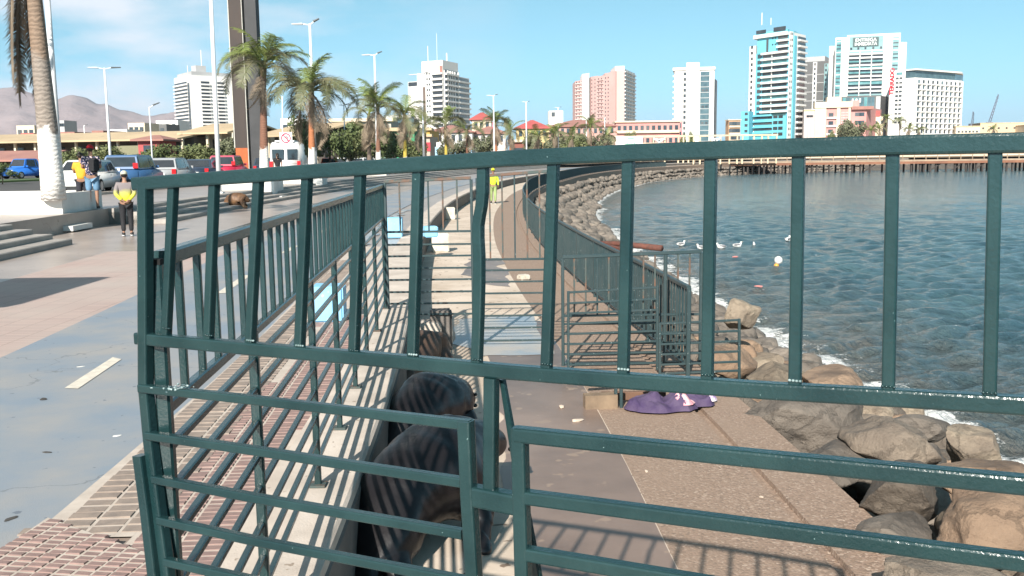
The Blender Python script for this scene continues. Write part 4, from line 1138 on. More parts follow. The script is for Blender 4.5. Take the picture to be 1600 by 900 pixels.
def frond_mesh(L_, droop, m, seed, n=46, leaf=.54, up=.35):
    """feather leaf along +X: arched rib with two rows of bent leaflets"""
    rnd = random.Random(seed); mb = MB(); pts = []
    for i in range(13):
        t = i/12; a = up - droop*t**1.3
        pts.append(Vector((0, 0, 0)) if i == 0 else pts[-1] + Vector((math.cos(a), 0, math.sin(a)))*L_/12)
    mb.tube(pts, [.028*(1-.8*i/12)+.004 for i in range(13)], 5)
    for i in range(n):
        t = .12 + .88*i/n; x = t*12; k = min(11, int(x)); p = pts[k].lerp(pts[k+1], x-k); tg = (pts[k+1]-pts[k]).normalized()
        ln = leaf*(.45+.55*math.sin(math.pi*min(1, t*.9+.12)))*rnd.uniform(.8, 1.15)
        for sg in (-1, 1):
            sd = Vector((0, sg, 0)); fall = rnd.uniform(.25, .9)
            d = (tg*.55 + sd*.8 + Vector((0, 0, .25-fall*.35))).normalized(); q = p + d*ln*.5
            d2 = (d + Vector((0, 0, -fall))).normalized(); e = q + d2*ln*.5
            w = tg*.0135
            mb.add([p-w, p+w, q+w*1.1, q-w*1.1, e], [(0, 1, 2, 3), (3, 2, 4)])
    return mb.mesh('frond', m)
FR = {'g': [frond_mesh(2.0, 1.5, FGREEN, 1, up=.9), frond_mesh(2.2, 1.9, FGREEN, 2, up=.6), frond_mesh(1.8, 1.2, FGREEN, 3, up=1.1)],
      'k': [frond_mesh(2.1, 2.0, FDARK, 4, up=.5), frond_mesh(2.0, 1.7, FDARK, 5, up=.2), frond_mesh(2.2, 2.3, FDARK, 6, up=.6)],
      'd': [frond_mesh(1.9, 1.2, FDEAD, 7, 40, .42, -.5), frond_mesh(1.7, .8, FDEAD, 8, 40, .36, -.9), frond_mesh(2.0, 1.6, FDEAD, 9, 40, .45, -.2)]}
def palm(label, base, top, r0, r1, tm, ng, nk, nd, seed, scale=1.0, group='palms along the promenade', zr=None):
    rnd = random.Random(seed); root = thing('palm_tree', label, 'palm tree', base, 0, group)
    tp = Vector(top)-Vector(base); n = 12; pts = []; rads = []
    for i in range(n+1):
        t = i/n; pts.append(Vector((tp.x*t**1.2, tp.y*t**1.2, tp.z*t))); rads.append(r0*(1-t)**1.6*.45 + r0*.55*(1-t) + r1*t)
    MB().tube(pts, rads, 14).build('trunk', tm, root, True)
    cr = MB(); cr.tube([tp-Vector((0, 0, .5)), tp-Vector((0, 0, .1)), tp+Vector((0, 0, .35))], [r1*1.02, r1*1.25, r1*.35], 10); cr.build('crown_shaft', mat('leaf sheath', (.10, .10, .045), .7, (.15, .10, .05), 6), root, True)
    def put(kind, az, tilt, s):
        o = link('frond', rnd.choice(FR[kind]), root, tp+Vector((math.cos(az)*r1*.6, math.sin(az)*r1*.6, rnd.uniform(-.1, .25) if kind != 'd' else rnd.uniform(-.45, -.1))))
        o.rotation_euler = (rnd.uniform(-.5, .5), -tilt, az+rnd.uniform(-.2, .2)); o.scale = (s, s, s)
    for kind, cnt, lo, hi in (('g', ng, .1, .75), ('k', nk, -.15, .45), ('d', nd, -.9, -.3)):
        for i in range(cnt):
            put(kind, 2*math.pi*(i+rnd.uniform(-.3, .3))/max(1, cnt)+seed, rnd.uniform(lo, hi), scale*rnd.uniform(.85, 1.15))
    return root
T_LEFT = trunk_mat('palm trunk half painted', 1.85, (.27, .225, .19), (.25, .175, .125), 9, 3.6)
T_OR = trunk_mat('palm trunk orange above white', 1.7, (.40, .15, .065), (.22, .12, .08), 13, 2.9)
T_BR = trunk_mat('palm trunk brown above white', 1.6, (.20, .095, .06), (.17, .11, .08), 13, 3.2)
T_YE = trunk_mat('palm trunk yellow above white', 1.5, (.48, .36, .06), (.25, .2, .09), 13, 3.0)
T_DK = trunk_mat('palm trunk dark', -.6, (.16, .12, .095), (.15, .11, .09), 13)
c0, s0 = PLT[0]
pb0 = at_d(84, 306, 25.4); pt0 = at_d(40, -135, 25.0)
palm('tall palm with whitewashed foot in the large planter, dead leaves hanging', (pb0.x, pb0.y, .82), pt0, .31, .165, T_LEFT, 9, 6, 0, 5, 1.0, None)
hang = [c for c in bpy.data.objects if c.name.startswith('palm_tree')][0]
HANG = [frond_mesh(3.6, .12, FDEAD, 31+q, 150, .55, -1.42) for q in range(2)] + [frond_mesh(3.0, .3, FDARK, 35, 120, .6, -1.2)]
for k, (px, py, az, sc_, which) in enumerate(((38, -58, math.pi*.95, 1.05, 0), (33, -62, math.pi*1.1, 1.0, 1), (28, -66, math.pi*.85, .92, 0), (22, -60, math.pi*1.2, .85, 1), (8, -70, math.pi, .75, 2), (0, -60, math.pi*.8, .7, 2))):
    o = link('dead_frond', HANG[which], hang, at_d(px, py, 24.9+.08*k)-Vector((pb0.x, pb0.y, .82))); o.rotation_euler = (.1*k-.2, 0, az); o.scale = (sc_,)*3
pal = [  # photo x, foot y, crown y, distance, trunk, green, dark, dead, label
 (412, 250, 106, 46, T_BR, 10, 11, 3, 'bright green palm with brown dead leaves below, in front of the dark twin slabs'),
 (487, 250, 140, 56, T_OR, 4, 18, 5, 'wide grey-green palm with an orange band above its white trunk foot'),
 (591, 248, 168, 78, T_BR, 8, 7, 8, 'palm with a slim brown trunk beside a double lamp post'),
 (633, 246, 178, 96, T_YE, 6, 8, 8, 'palm with a yellow banded trunk left of the white stepped tower'),
 (577, 248, 182, 84, T_DK, 2, 4, 9, 'shaggy dark-trunked palm leaning close behind the slim brown one'),
 (663, 245, 196, 118, T_DK, 3, 6, 6, 'dull palm in front of the foot of the white stepped tower'),
 (697, 244, 193, 122, T_YE, 6, 7, 5, 'fuller palm with a yellowish trunk in front of the stepped tower'),
 (730, 244, 205, 138, T_BR, 4, 8, 5, 'low bushy palm right of the stepped tower'),
 (775, 243, 193, 134, T_OR, 8, 7, 6, 'palm with raised fronds and an orange trunk by the red tiered roof'),
 (798, 243, 206, 146, T_OR, 5, 8, 6, 'palm just right of the one with raised fronds'),
 (842, 242, 214, 160, T_DK, 6, 7, 4, 'low palm in front of the yellow house with the red roof'),
 (868, 242, 210, 168, T_DK, 6, 8, 4, 'broad low palm right of the yellow house'),
 (895, 241, 215, 175, T_DK, 5, 8, 4, 'palm behind the lamp posts left of the pink tower'),
 (924, 241, 200, 185, T_BR, 8, 7, 3, 'taller green palm below the pink tower'),
 (948, 241, 214, 192, T_DK, 5, 7, 4, 'last low palm before the white billboard'),
]
for i, (px, py, cy, d, tm, g, k, de, lab) in enumerate(pal):
    b = at_d(px, py, d); t = at_d(px-1, cy, d); z0 = .80 if i < 3 else TOP
    sc_ = {46: 1.22, 56: 1.55, 78: 1.3}.get(d, 1.5)
    if d > 110: g, k, de = max(3, g-1), k, de
    palm(lab, (b.x, b.y, z0), (t.x, t.y, t.z), .25 if d < 90 else .24, .13, tm, g, k, de, 11+i*3, sc_)

# ------------------------------------------------------------------ poles and lamps
POLE = mat('white lacquered steel', (.66, .67, .68), .5, (.58, .59, .6), 3)
LAMPG = mat('lamp housing', (.10, .105, .11), .5)
def lamp(label, px, ytop, ybase, d, arms, r=.07, z0=TOP, yaw=0.0):
    t = at_d(px, ytop, d); root = thing('street_lamp', label, 'street lamp', (t.x, t.y, z0), yaw, 'lamp posts')
    H_ = t.z-z0
    MB().tube([(0, 0, 0), (0, 0, H_*.5), (0, 0, H_)], [r*1.5, r*1.15, r*.8], 10).build('pole', POLE, root, True)
    MB().box((-r*2.4, -r*2.4, 0), (r*2.4, r*2.4, .05)).build('base_plate', POLE, root)
    for ax, az, ln in arms:
        o = MB().bar((0, 0, H_-.08), (ax*ln*.45, 0, H_+az*.4), .09, .07).build('arm', POLE, root)
        MB().bar((ax*ln*.40, 0, H_+az*.45), (ax*ln, 0, H_+az), .30, .09, (0, 1, 0), w2=.24, h2=.05).build('lamp_head', POLE if ax < 0 else LAMPG, o)
    return root
lamp('double armed lamp post in the car park, left of the pale hotel block', 163, 106, 250, 67, [(-1, 0, 1.05), (1, .05, 1.05)], .075, yaw=.35)
lamp('double armed lamp post rising behind the wide grey-green palm', 484, 37, 250, 58, [(-1, -.02, 1.05), (1, .28, .55)], .09)
lamp('double armed lamp post beside the slim brown palm', 585, 85, 250, 78, [(-1, -.05, 1.0), (1, .22, .6)], .09)
lamp('lamp post whose arms cross the left edge of the stepped tower', 659, 116, 248, 98, [(-1, -.05, 1.3), (1, .2, .6)], .08)
lamp('short lamp post between the two bushy palms behind the kerb', 537, 164, 250, 100, [(-1, 0, .5), (1, .12, .6)], .06)
lp = lamp('lamp post with a small red banner right of the stepped tower', 771, 149, 246, 128, [(-1, 0, .9), (1, .15, .6)], .09)
MB().box((-.16, -.02, 5.0), (-.02, .02, 5.9)).build('banner', mat('red banner', (.6, .03, .08), .7), lp)
lamp('lamp post in front of the yellow house with the red roof', 822, 159, 246, 146, [(-1, 0, .6), (1, .1, .6)], .09)
lamp('lamp post third from the pink tower', 872, 168, 245, 170, [(-1, 0, .6), (1, .1, .6)], .09)
lamp('thin lamp post between palms below the left side of the pink tower', 916, 184, 245, 200, [(1, .1, .6)], .08)
lamp('thin lamp post below the middle of the pink tower', 945, 184, 244, 215, [(1, .1, .6)], .08)
lamp('single armed small lamp over the red kiosk', 233, 167, 250, 84, [(1, .35, .9)], .055)
lamp('tiny lamp post at the left among the flat roofs', 131, 196, 252, 130, [(1, .1, .5)], .06)
def mast(label, pa, pb, r, d0, ztop=None):
    a = at_d(pa[0], pa[1], d0); root = thing('pole', label, 'pole', (a.x, a.y, TOP))
    b = at_d(pb[0], pb[1], d0); tp = (b-Vector((a.x, a.y, TOP)))
    MB().tube([(0, 0, 0), tp*.5, tp], [r*1.15, r, r*.85], 12).build('shaft', POLE, root, True)
    MB().cbox((0, 0, .03), (r*4, r*4, .06)).build('base_plate', POLE, root)
    return root
mast('thick white mast rising out of view left of the dark twin slabs', (341, 265), (327, -60), .088, 40)
mast('greenish white pole touching the right side of the leaning palm', (96, 312), (70, -60), .085, 27.5)
o = mast('thin white sign post behind the van', (441, 252), (441, 150), .04, 70)
SG = mat('sign white', (.8, .78, .76), .5); SR = mat('sign red', (.65, .03, .10), .5)
p = at_d(447, 218, 56)
sg_ = thing('road_sign', 'square white no-turn sign with a red ring in front of the van', 'road sign', (p.x, p.y, TOP))
zc = p.z-TOP
MB().tube([(0, 0, 0), (0, 0, zc+.4)], .035, 8).build('post', POLE, sg_)
MB().box((-.36, -.03, zc-.42), (.36, -.0, zc+.42)).build('plate', SG, sg_)
mb = MB(); ring = [(.25*math.cos(a), -.04, zc+.08+.25*math.sin(a)) for a in [i*2*math.pi/20 for i in range(21)]]; mb.tube(ring, .035, 6); mb.bar((-.17, -.042, zc+.25), (.17, -.042, zc-.09), .012, .06, (0, 1, 0)); mb.build('ring', SR, sg_)
mb = MB(); mb.bar((.08, -.036, zc-.08), (.08, -.036, zc+.16), .05, .006, (1, 0, 0)); mb.bar((.09, -.036, zc+.15), (-.12, -.036, zc+.15), .006, .05, (0, 1, 0)); mb.build('arrow', DARK, sg_)

# ------------------------------------------------------------------ the twin slab monument
MON = mat('weathered dark slab', (.055, .038, .031), .75, (.036, .028, .025), .7, stretch=(1, 1, .25), bump=.3, bscale=6)
MONG = mat('grey slab', (.045, .044, .046), .7, (.032, .032, .034), .7)
MONE = mat('pale slab edge', (.50, .47, .42), .7)
ORNG = mat('orange painted base', (.42, .10, .022), .7, (.33, .075, .02), 2)
q = at_d(381, 258, 80); mo = thing('monument', 'tall dark twin slab monument with an orange foot rising out of view', 'monument', (q.x, q.y, TOP))
S_ = 80/1500.0
def slab(x0, x1, y0, y1, z0, z1, m, nm): MB().box(((x0-381)*S_, y0, z0), ((x1-381)*S_, y1, z1)).build(nm, m, mo)
slab(369.5, 388, 0, 1.1, 2.35, 26, MON, 'slab'); slab(369.6, 388.2, -.02, 1.12, 0, 2.34, ORNG, 'slab_foot')
slab(393, 410.5, 0, 1.1, 0, 26, MONG, 'slab'); slab(368.0, 369.45, -.05, 1.1, 2.35, 26, MONE, 'edge_strip'); slab(388.5, 389.6, -.03, .9, 0, 26, MONE, 'edge_strip')
slab(390.4, 391.6, .5, .9, 0, 26, MON, 'inner_web')

# ------------------------------------------------------------------ cars
GLASS = mat('car glass', (.02, .025, .03), .08, (.03, .035, .04), 2, spec=.8)
TYRE = mat('tyre', (.014, .014, .014), .9); RIM = mat('alloy rim', (.45, .45, .46), .35, metal=.6)
LRED = mat('red tail light', (.55, .015, .02), .25, (.4, .01, .015), 9); LWH = mat('clear lamp', (.75, .75, .75), .2)
PLATE = mat('number plate', (.75, .75, .72), .5)
def car_mats(n, c): return mat(n, c, .28, tuple(x*.9 for x in c), 2, spec=.6)
def car(label, loc, rz, body_m, kind='hatch', group='cars in the car park'):
    """length along +Y (front), x across"""
    root = thing('parked_car', label, 'car', loc, rz, group)
    Ln, W, Hh, belt = {'hatch': (4.0, 1.72, 1.50, .92), 'suv': (4.4, 1.82, 1.66, 1.02), 'sedan': (4.6, 1.76, 1.44, .92), 'wagon': (4.5, 1.76, 1.52, .95), 'pickup': (5.0, 1.8, 1.7, 1.0)}[kind]
    r, f = -Ln/2, Ln/2
    low = [(r, .40), (r-.03, .62), (r+.05, belt), (f-1.25, belt), (f-.15, belt-.16), (f, .62), (f-.03, .34), (f-.2, .22), (r+.2, .22)]
    if kind == 'sedan': low[2] = (r+.02, belt-.02)
    bm = bmesh.new()
    def loft(profile, half, inset, zsplit):
        L_ = [bm.verts.new((-half+(inset if z > zsplit else 0), y, z)) for y, z in profile]; Rv = [bm.verts.new((half-(inset if z > zsplit else 0), y, z)) for y, z in profile]
        n = len(profile); bm.faces.new(L_[::-1]); bm.faces.new(Rv)
        for i in range(n): bm.faces.new((L_[i], L_[(i+1) % n], Rv[(i+1) % n], Rv[i]))
    loft(low, W/2, .05, belt-.05)
    bmesh.ops.recalc_face_normals(bm, faces=bm.faces[:])
    bmesh.ops.bevel(bm, geom=[e for e in bm.edges], offset=.07, segments=2, affect='EDGES', clamp_overlap=True)
    me = bpy.data.meshes.new('body'); bm.to_mesh(me); bm.free(); me.materials.append(body_m); me.polygons.foreach_set('use_smooth', [True]*len(me.polygons))
    link('body', me, root)
    if kind == 'sedan': cab = [(r+.55, belt-.02), (r+1.15, Hh-.06), (r+1.5, Hh), (.35, Hh), (.7, Hh-.05), (f-1.2, belt-.02)]
    elif kind == 'suv': cab = [(r+.06, belt-.02), (r+.32, Hh-.08), (r+.6, Hh), (.4, Hh-.01), (.75, Hh-.07), (f-1.15, belt-.02)]
    elif kind == 'pickup': cab = [(-.45, belt-.02), (-.3, Hh-.05), (-.1, Hh), (.7, Hh), (.95, Hh-.06), (f-1.2, belt-.02)]
    else: cab = [(r+.08, belt-.02), (r+.42, Hh-.10), (r+.7, Hh-.01), (.3, Hh), (.65, Hh-.06), (f-1.15, belt-.02)]
    def cabin(prof, half0, half1, m, nm, par):
        n = len(prof); zmin = min(z for _, z in prof); zmax = max(z for _, z in prof); mb = MB()
        hw = [half0+(half1-half0)*(z-zmin)/(zmax-zmin) for _, z in prof]
        mb.add([(-h, y, z) for h, (y, z) in zip(hw, prof)] + [(h, y, z) for h, (y, z) in zip(hw, prof)],
               [tuple(range(n)), tuple(range(2*n-1, n-1, -1))] + [(i, n+i, n+(i+1) % n, (i+1) % n) for i in range(n)])
        return mb.build(nm, m, par)
    h0, h1 = W/2-.06, W/2-.22
    roof = cabin(cab, h0, h1, body_m, 'roof', root)
    zr = Hh-.10
    def win(y0, y1, y2, y3, nm='side_window'):       # side panes, just proud of the cabin
        for sg in (-1, 1):
            def xx(z): return sg*(h0+(h1-h0)*(z-belt+.02)/(Hh-belt+.02)+.012)
            a = belt+.03
            MB().add([(xx(a), y0, a), (xx(a), y1, a), (xx(zr), y2, zr), (xx(zr), y3, zr)], [(0, 1, 2, 3)]).build(nm, GLASS, roof)
    yr = [p for p in cab]
    mid = .0
    win(yr[0][0]+.22, mid-.04, mid-.04, yr[1][0]+.16); win(mid+.04, yr[-1][0]-.28, yr[-2][0]-.10, mid+.04)
    def slope(pa, pb, nm, t0, t1, inset):
        (ya, za), (yb, zb) = pa, pb; n = Vector((0, -(zb-za), (yb-ya))); n = n.normalized()*(.012 if (Vector((0, -(zb-za), yb-ya))).z > 0 else -.012)
        if n.z < 0: n = -n
        def pt(t, sg):
            z = za+(zb-za)*t; y = ya+(yb-ya)*t; hx = h0+(h1-h0)*(z-belt+.02)/(Hh-belt+.02)-inset
            return (sg*hx, y+n.y, z+n.z)
        MB().add([pt(t0, -1), pt(t0, 1), pt(t1, 1), pt(t1, -1)], [(0, 1, 2, 3)]).build(nm, GLASS, roof)
    slope(cab[0], cab[1], 'rear_window', .18, .95, .08); slope(cab[-1], cab[-2], 'windscreen', .12, .97, .06)
    for sx in (-1, 1):
        for wy in (r+.78, f-.82):
            w = MB(); w.tube([(sx*(W/2-.20), wy, .31), (sx*(W/2+.008), wy, .31)], .31, 18); o = w.build('wheel', TYRE, root)
            MB().tube([(sx*(W/2+.009), wy, .31), (sx*(W/2+.022), wy, .31)], .20, 14).build('rim', RIM, o)
        zl = belt-.16 if kind != 'suv' else belt+.12
        MB().box((sx*(W/2-.19)-.10, r-.03, zl-.11), (sx*(W/2-.19)+.115, r+.12, zl+.14)).build('tail_light', LRED, root)
        MB().box((sx*(W/2-.26)-.16, f-.13, .60), (sx*(W/2-.26)+.16, f+.012, .76)).build('headlight', LWH, root)
        MB().cbox((sx*(W/2+.06), f-1.45, belt+.06), (.16, .10, .14)).build('mirror', body_m, root)
        MB().box((sx*(W/2)-.004, -.14, .74), (sx*(W/2)+.012, .02, .78)).build('door_handle', RIM, root)
    MB().box((-W/2+.05, r-.07, .33), (W/2-.05, r+.05, .52)).build('bumper', mat('dark bumper', (.03, .03, .032), .6) if kind in ('suv', 'pickup') else body_m, root)
    MB().box((-.26, r-.078, .58), (.26, r-.03, .70)).build('number_plate', PLATE, root)
    return root
def car_at(label, px, d, rz, m, kind, z=TOP):
    p = at_d(px, 250, d); return car(label, (p.x, p.y, z), rz, m, kind)
CW = car_mats('white car paint', (.72, .71, .69)); CB = car_mats('blue car paint', (.045, .12, .26)); CS = car_mats('silver car paint', (.34, .35, .36))
CD = car_mats('dark blue-grey car paint', (.03, .045, .07)); CR = car_mats('red car paint', (.46, .03, .07)); CY = car_mats('bright blue car paint', (.03, .16, .55))
car_at('white sedan parked nearest, right behind the two people by the planter', 141, 43.5, .10, CW, 'sedan')
car_at('blue hatchback with tall red tail lights parked second in the row', 207, 47.5, .10, CB, 'suv')
car_at('silver grey wagon parked third in the row', 266, 53, .10, CS, 'wagon')
car_at('dark sedan parked fourth in the row, between silver wagon and red car', 316, 58, .10, CD, 'sedan')
car_at('red car parked fifth in the row behind the thick mast', 356, 62.5, .10, CR, 'suv')
car_at('bright blue pickup on the road beyond the grass at far left', 44, 84, R(160), CY, 'pickup')
car_at('orange red car parked beyond the van', 516, 98, .10, car_mats('orange car paint', (.55, .10, .04)), 'hatch')
car_at('white hatchback right of the orange red car', 533, 108, .1, CW, 'hatch')
car_at('white car farther right in the distant row', 558, 112, .15, CW, 'sedan')
car_at('pale green car in the distant row', 602, 120, .15, car_mats('green car paint', (.25, .4, .3)), 'hatch')
car_at('white car with a yellow roof bar in the distant row', 576, 118, .15, CW, 'hatch')
car_at('dark car in the shade behind the van', 418, 75, .1, CD, 'hatch')
# white van
p = at_d(452, 250, 64); van = thing('parked_van', 'white delivery van with dark rear windows parked beyond the railing', 'van', (p.x, p.y, TOP), .12)
bm = bmesh.new(); prof = [(-2.6, .4), (-2.62, 1.1), (-2.5, 2.15), (-2.3, 2.45), (1.2, 2.45), (1.7, 2.2), (2.2, 1.35), (2.75, 1.15), (2.85, .5), (2.7, .28), (-2.4, .28)]
L_v = [bm.verts.new((-.98 if z < 1.4 else -.86, y, z)) for y, z in prof]; R_v = [bm.verts.new((.98 if z < 1.4 else .86, y, z)) for y, z in prof]
bm.faces.new(L_v[::-1]); bm.faces.new(R_v)
for i in range(len(prof)): bm.faces.new((L_v[i], L_v[(i+1) % len(prof)], R_v[(i+1) % len(prof)], R_v[i]))
bmesh.ops.recalc_face_normals(bm, faces=bm.faces[:]); bmesh.ops.bevel(bm, geom=bm.edges[:], offset=.06, segments=2, affect='EDGES')
me = bpy.data.meshes.new('body'); bm.to_mesh(me); bm.free(); me.materials.append(CW); me.polygons.foreach_set('use_smooth', [True]*len(me.polygons)); link('body', me, van)
for sg in (-1, 1):
    MB().box((sg*.42-.36, -2.66, 1.35), (sg*.42+.36, -2.5, 2.0)).build('rear_window', GLASS, van)
    MB().box((sg*.86-.10, -2.68, .7), (sg*.86+.10, -2.5, 1.25)).build('tail_light', LRED, van)
    MB().box((sg*.93-.02, 1.0, 1.45), (sg*.93+.02, 1.9, 2.0)).build('side_window', GLASS, van)
    for wy in (-1.7, 1.8):
        o = MB().tube([(sg*.76, wy, .34), (sg*.995, wy, .34)], .34, 18).build('wheel', TYRE, van); MB().tube([(sg*.996, wy, .34), (sg*1.01, wy, .34)], .2, 12).build('rim', RIM, o)
MB().box((-.92, -2.72, .36), (.92, -2.58, .56)).build('bumper', mat('dark bumper', (.03, .03, .032), .6), van)
MB().box((-.26, -2.69, .66), (.26, -2.6, .78)).build('number_plate', PLATE, van)
MB().box((-.6, -2.4, 2.46), (.6, 1.0, 2.56)).build('roof_rack', POLE, van)
HAZE_D = .00006
# ------------------------------------------------------------------ mountains
MOUNT = mat('bare desert slope', (.29, .225, .22), .95, (.20, .155, .155), .0011, detail=10, mix=(.35, .65), bump=.8, bscale=.004, bdist=60)
def mountains():
    prof = [(-420, 205), (-200, 150), (-60, 128), (0, 136), (25, 133), (50, 141), (95, 152), (118, 147), (140, 152), (160, 161), (172, 158), (190, 167), (225, 178), (243, 178), (256, 174), (272, 171), (290, 172), (330, 180), (400, 192), (470, 205), (560, 222), (640, 236)]
    base = Vector((at_d(100, 250, 6000).x, 6000, 0)); vs = []; fs = []; nx, ny = 150, 34
    xs = np.linspace(-420, 640, nx); tops = np.interp(xs, [p[0] for p in prof], [p[1] for p in prof])
    for i in range(nx):
        for j in range(ny):
            t = j/(ny-1); d = 4200 + 2600*t; p = at_d(xs[i], 240, d); pt = at_d(xs[i], tops[i], 6000)
            k = (1-abs(t-.69)/.69) if t < .69 else (1-(t-.69)/.31*.9)
            rdg = abs(mnoise.fractal(Vector((p.x*.0011, p.y*.0006, 3)), 1, 2, 5))
            z = TOP + max(0, pt.z)*max(0, k**1.25)*(1-.42*(1-k)*rdg*2) + (mnoise.fractal(Vector((p.x*.004, p.y*.004, 9)), 1, 2, 4)*22*(1 if 0 < k < .99 else .2))*min(1, k*3)
            vs.append((p.x, d, z))
    for i in range(nx-1):
        for j in range(ny-1):
            fs.append((i*ny+j, (i+1)*ny+j, (i+1)*ny+j+1, i*ny+j+1))
    return struct(MB().add(vs, fs).build('mountains', MOUNT, None, True))
mountains()

# ------------------------------------------------------------------ buildings
WIN = mat('dark window', (.022, .026, .032), .12, (.05, .06, .07), .3, spec=.7)
WINB = mat('bluish glazing', (.045, .085, .10), .1, (.09, .15, .17), .25, spec=.8)
WINT = mat('teal glazing', (.07, .19, .20), .12, (.14, .30, .31), .3, spec=.8)
BWH = mat('white render', (.74, .72, .69), .8, (.66, .64, .61), .05)
BCREAM = mat('cream render', (.66, .56, .43), .85, (.56, .46, .34), .2)
BPINK = mat('salmon render', (.62, .40, .37), .85, (.56, .35, .32), .05)
BCYAN = mat('turquoise render', (.16, .50, .60), .7, (.13, .44, .54), .05)
BGREY = mat('grey cladding', (.115, .115, .115), .6, (.09, .09, .09), .1)
BLGREY = mat('light grey render', (.42, .42, .42), .8, (.36, .36, .36), .1)
RED_R = mat('red roof', (.44, .10, .09), .8, (.36, .08, .075), .4)
BROWN_R = mat('brownish pink roof', (.34, .17, .135), .85, (.27, .13, .11), .4)
CORAL = mat('coral wall', (.54, .27, .245), .85, (.47, .22, .20), .2)
TANR = mat('tan tin roof', (.50, .38, .235), .8, (.40, .30, .19), .15, spots=(.35, .27, .18), spot_scale=.9, spot_at=.66)
SHADEW = mat('dark plank wall', (.10, .085, .07), .9, (.07, .06, .05), .5)  # one dark brown for the walls under the shed roofs
def vary(m, lo=(.30, .28, .25), amt=.55):
    """curtains and blinds: some panes are paler than others"""
    nt = m.node_tree; N, L = nt.nodes.new, nt.links.new; b_ = nt.nodes['Principled BSDF']; src = b_.inputs['Base Color'].links[0].from_socket
    oi = N('ShaderNodeObjectInfo'); r = N('ShaderNodeMapRange'); r.inputs['From Min'].default_value = .62; r.inputs['From Max'].default_value = .95; r.inputs['To Max'].default_value = amt; L(oi.outputs['Random'], r.inputs['Value'])
    mx = N('ShaderNodeMix'); mx.data_type = 'RGBA'; L(r.outputs[0], mx.inputs[0]); L(src, mx.inputs[6]); mx.inputs[7].default_value = (*lo, 1); L(mx.outputs[2], b_.inputs['Base Color'])
vary(WIN, (.16, .15, .14), .5); vary(WINB, (.25, .3, .32), .4); vary(WINT, (.35, .45, .45), .5)
class Bld:
    def __init__(s, name, label, pts, z0=TOP, cat='building', group=None):
        """pts: ground corners, the ones facing us first"""
        s.P = [Vector((p[0], p[1], 0)) for p in pts]; c = s.P[0]
        s.root = thing(name, label, cat, (c.x, c.y, z0), 0, group); s.z0 = z0
        s.O = Vector((c.x, c.y, z0))
    def prism(s, name, m, pts, z0, z1, parent=None):
        return MB().prism([(p[0]-s.O.x, p[1]-s.O.y) for p in pts], z0-s.z0, z1-s.z0).build(name, m, parent or s.root)
    def block(s, name, m, A, B, u0, u1, z0, z1, d0, d1, parent=None):
        """box on the face A->B: u along it in metres, d outwards (towards us)"""
        t = (B-A).normalized(); n = Vector((t.y, -t.x, 0))
        if n.dot(CAM-A) < 0: n = -n
        c = A + t*(u0+u1)/2 + n*(d0+d1)/2 - Vector((s.O.x, s.O.y, 0)); c.z = (z0+z1)/2-s.z0
        o = link(name, ubox(m), parent or s.root)
        o.location = c; o.rotation_euler = (0, 0, math.atan2(t.y, t.x)); o.scale = (abs(u1-u0), abs(d1-d0), abs(z1-z0)); return o
    def wins(s, A, B, us, zs, w, h, m=WIN, dep=.12, name='window'):
        for u in us:
            for z in zs: s.block(name, m, A, B, u-w/2, u+w/2, z, z+h, -.05, dep)
    def balc(s, A, B, u0, u1, zs, h, m=BWH, dep=1.2, name='balcony'):
        for z in zs: s.block(name, m, A, B, u0, u1, z, z+h, -.1, dep)
    def mastp(s, p, z0, z1, r=.25):
        MB().tube([(p[0]-s.O.x, p[1]-s.O.y, z0-s.z0), (p[0]-s.O.x, p[1]-s.O.y, z1-s.z0)], r, 6).build('antenna', POLE, s.root)
def px_pt(px, d, y=230): 
    p = at_d(px, y, d); return Vector((p.x, p.y, 0))
def zpx(px, py, d): return at_d(px, py, d).z
def fourth(a, b, c): return a + c - b
def frange(a, b, n): return [a+(b-a)*i/(n-1) for i in range(n)]
def L2(a, b): return (b-a).length

# pale hotel block at the left, dark balcony side and shaded side
d = 760; A = px_pt(278, 790); B = px_pt(302, d); C = px_pt(372, 786); D = fourth(A, B, C)
b = Bld('apartment_block', 'white slab hotel with dark balcony bands at the left below the mountains', [B, C, D, A])
H1 = zpx(302, 117, d); b.prism('wall', BWH, [B, C, D, A], TOP, H1)
b.prism('roof_parapet', BLGREY, [B+Vector((1, 2, 0)), C+Vector((-2, 3, 0)), D+Vector((-2, -2, 0)), A+Vector((2, 2, 0))], H1, H1+3)
lw = L2(A, B); rows = [H1-6-(H1-30)*i/13.5 for i in range(13)]
b.balc(A, B, 1.0, lw*.82, rows, 1.5, WIN, .25, 'balcony_recess'); b.balc(A, B, .6, lw*.84, [z-1.3 for z in rows], 1.1, BWH, 1.4)
b.block('stair_strip', WIN, A, B, lw*.86, lw*.98, 12, H1-6, -.1, .3)
rw = L2(B, C)
for u0, u1 in ((rw*.24, rw*.42), (rw*.60, rw*.74)):
    b.balc(B, C, u0, u1, rows, 1.6, WIN, .25, 'balcony_recess'); b.balc(B, C, u0-.5, u1+.5, [z-1.4 for z in rows], 1.2, BWH, 1.3)
b.block('roof_plant', BLGREY, B, C, rw*.2, rw*.42, H1+3, H1+8, -12, -4); b.mastp(px_pt(322, 790), H1, H1+22, .35); b.mastp(px_pt(300, 790), H1, H1+10, .3)

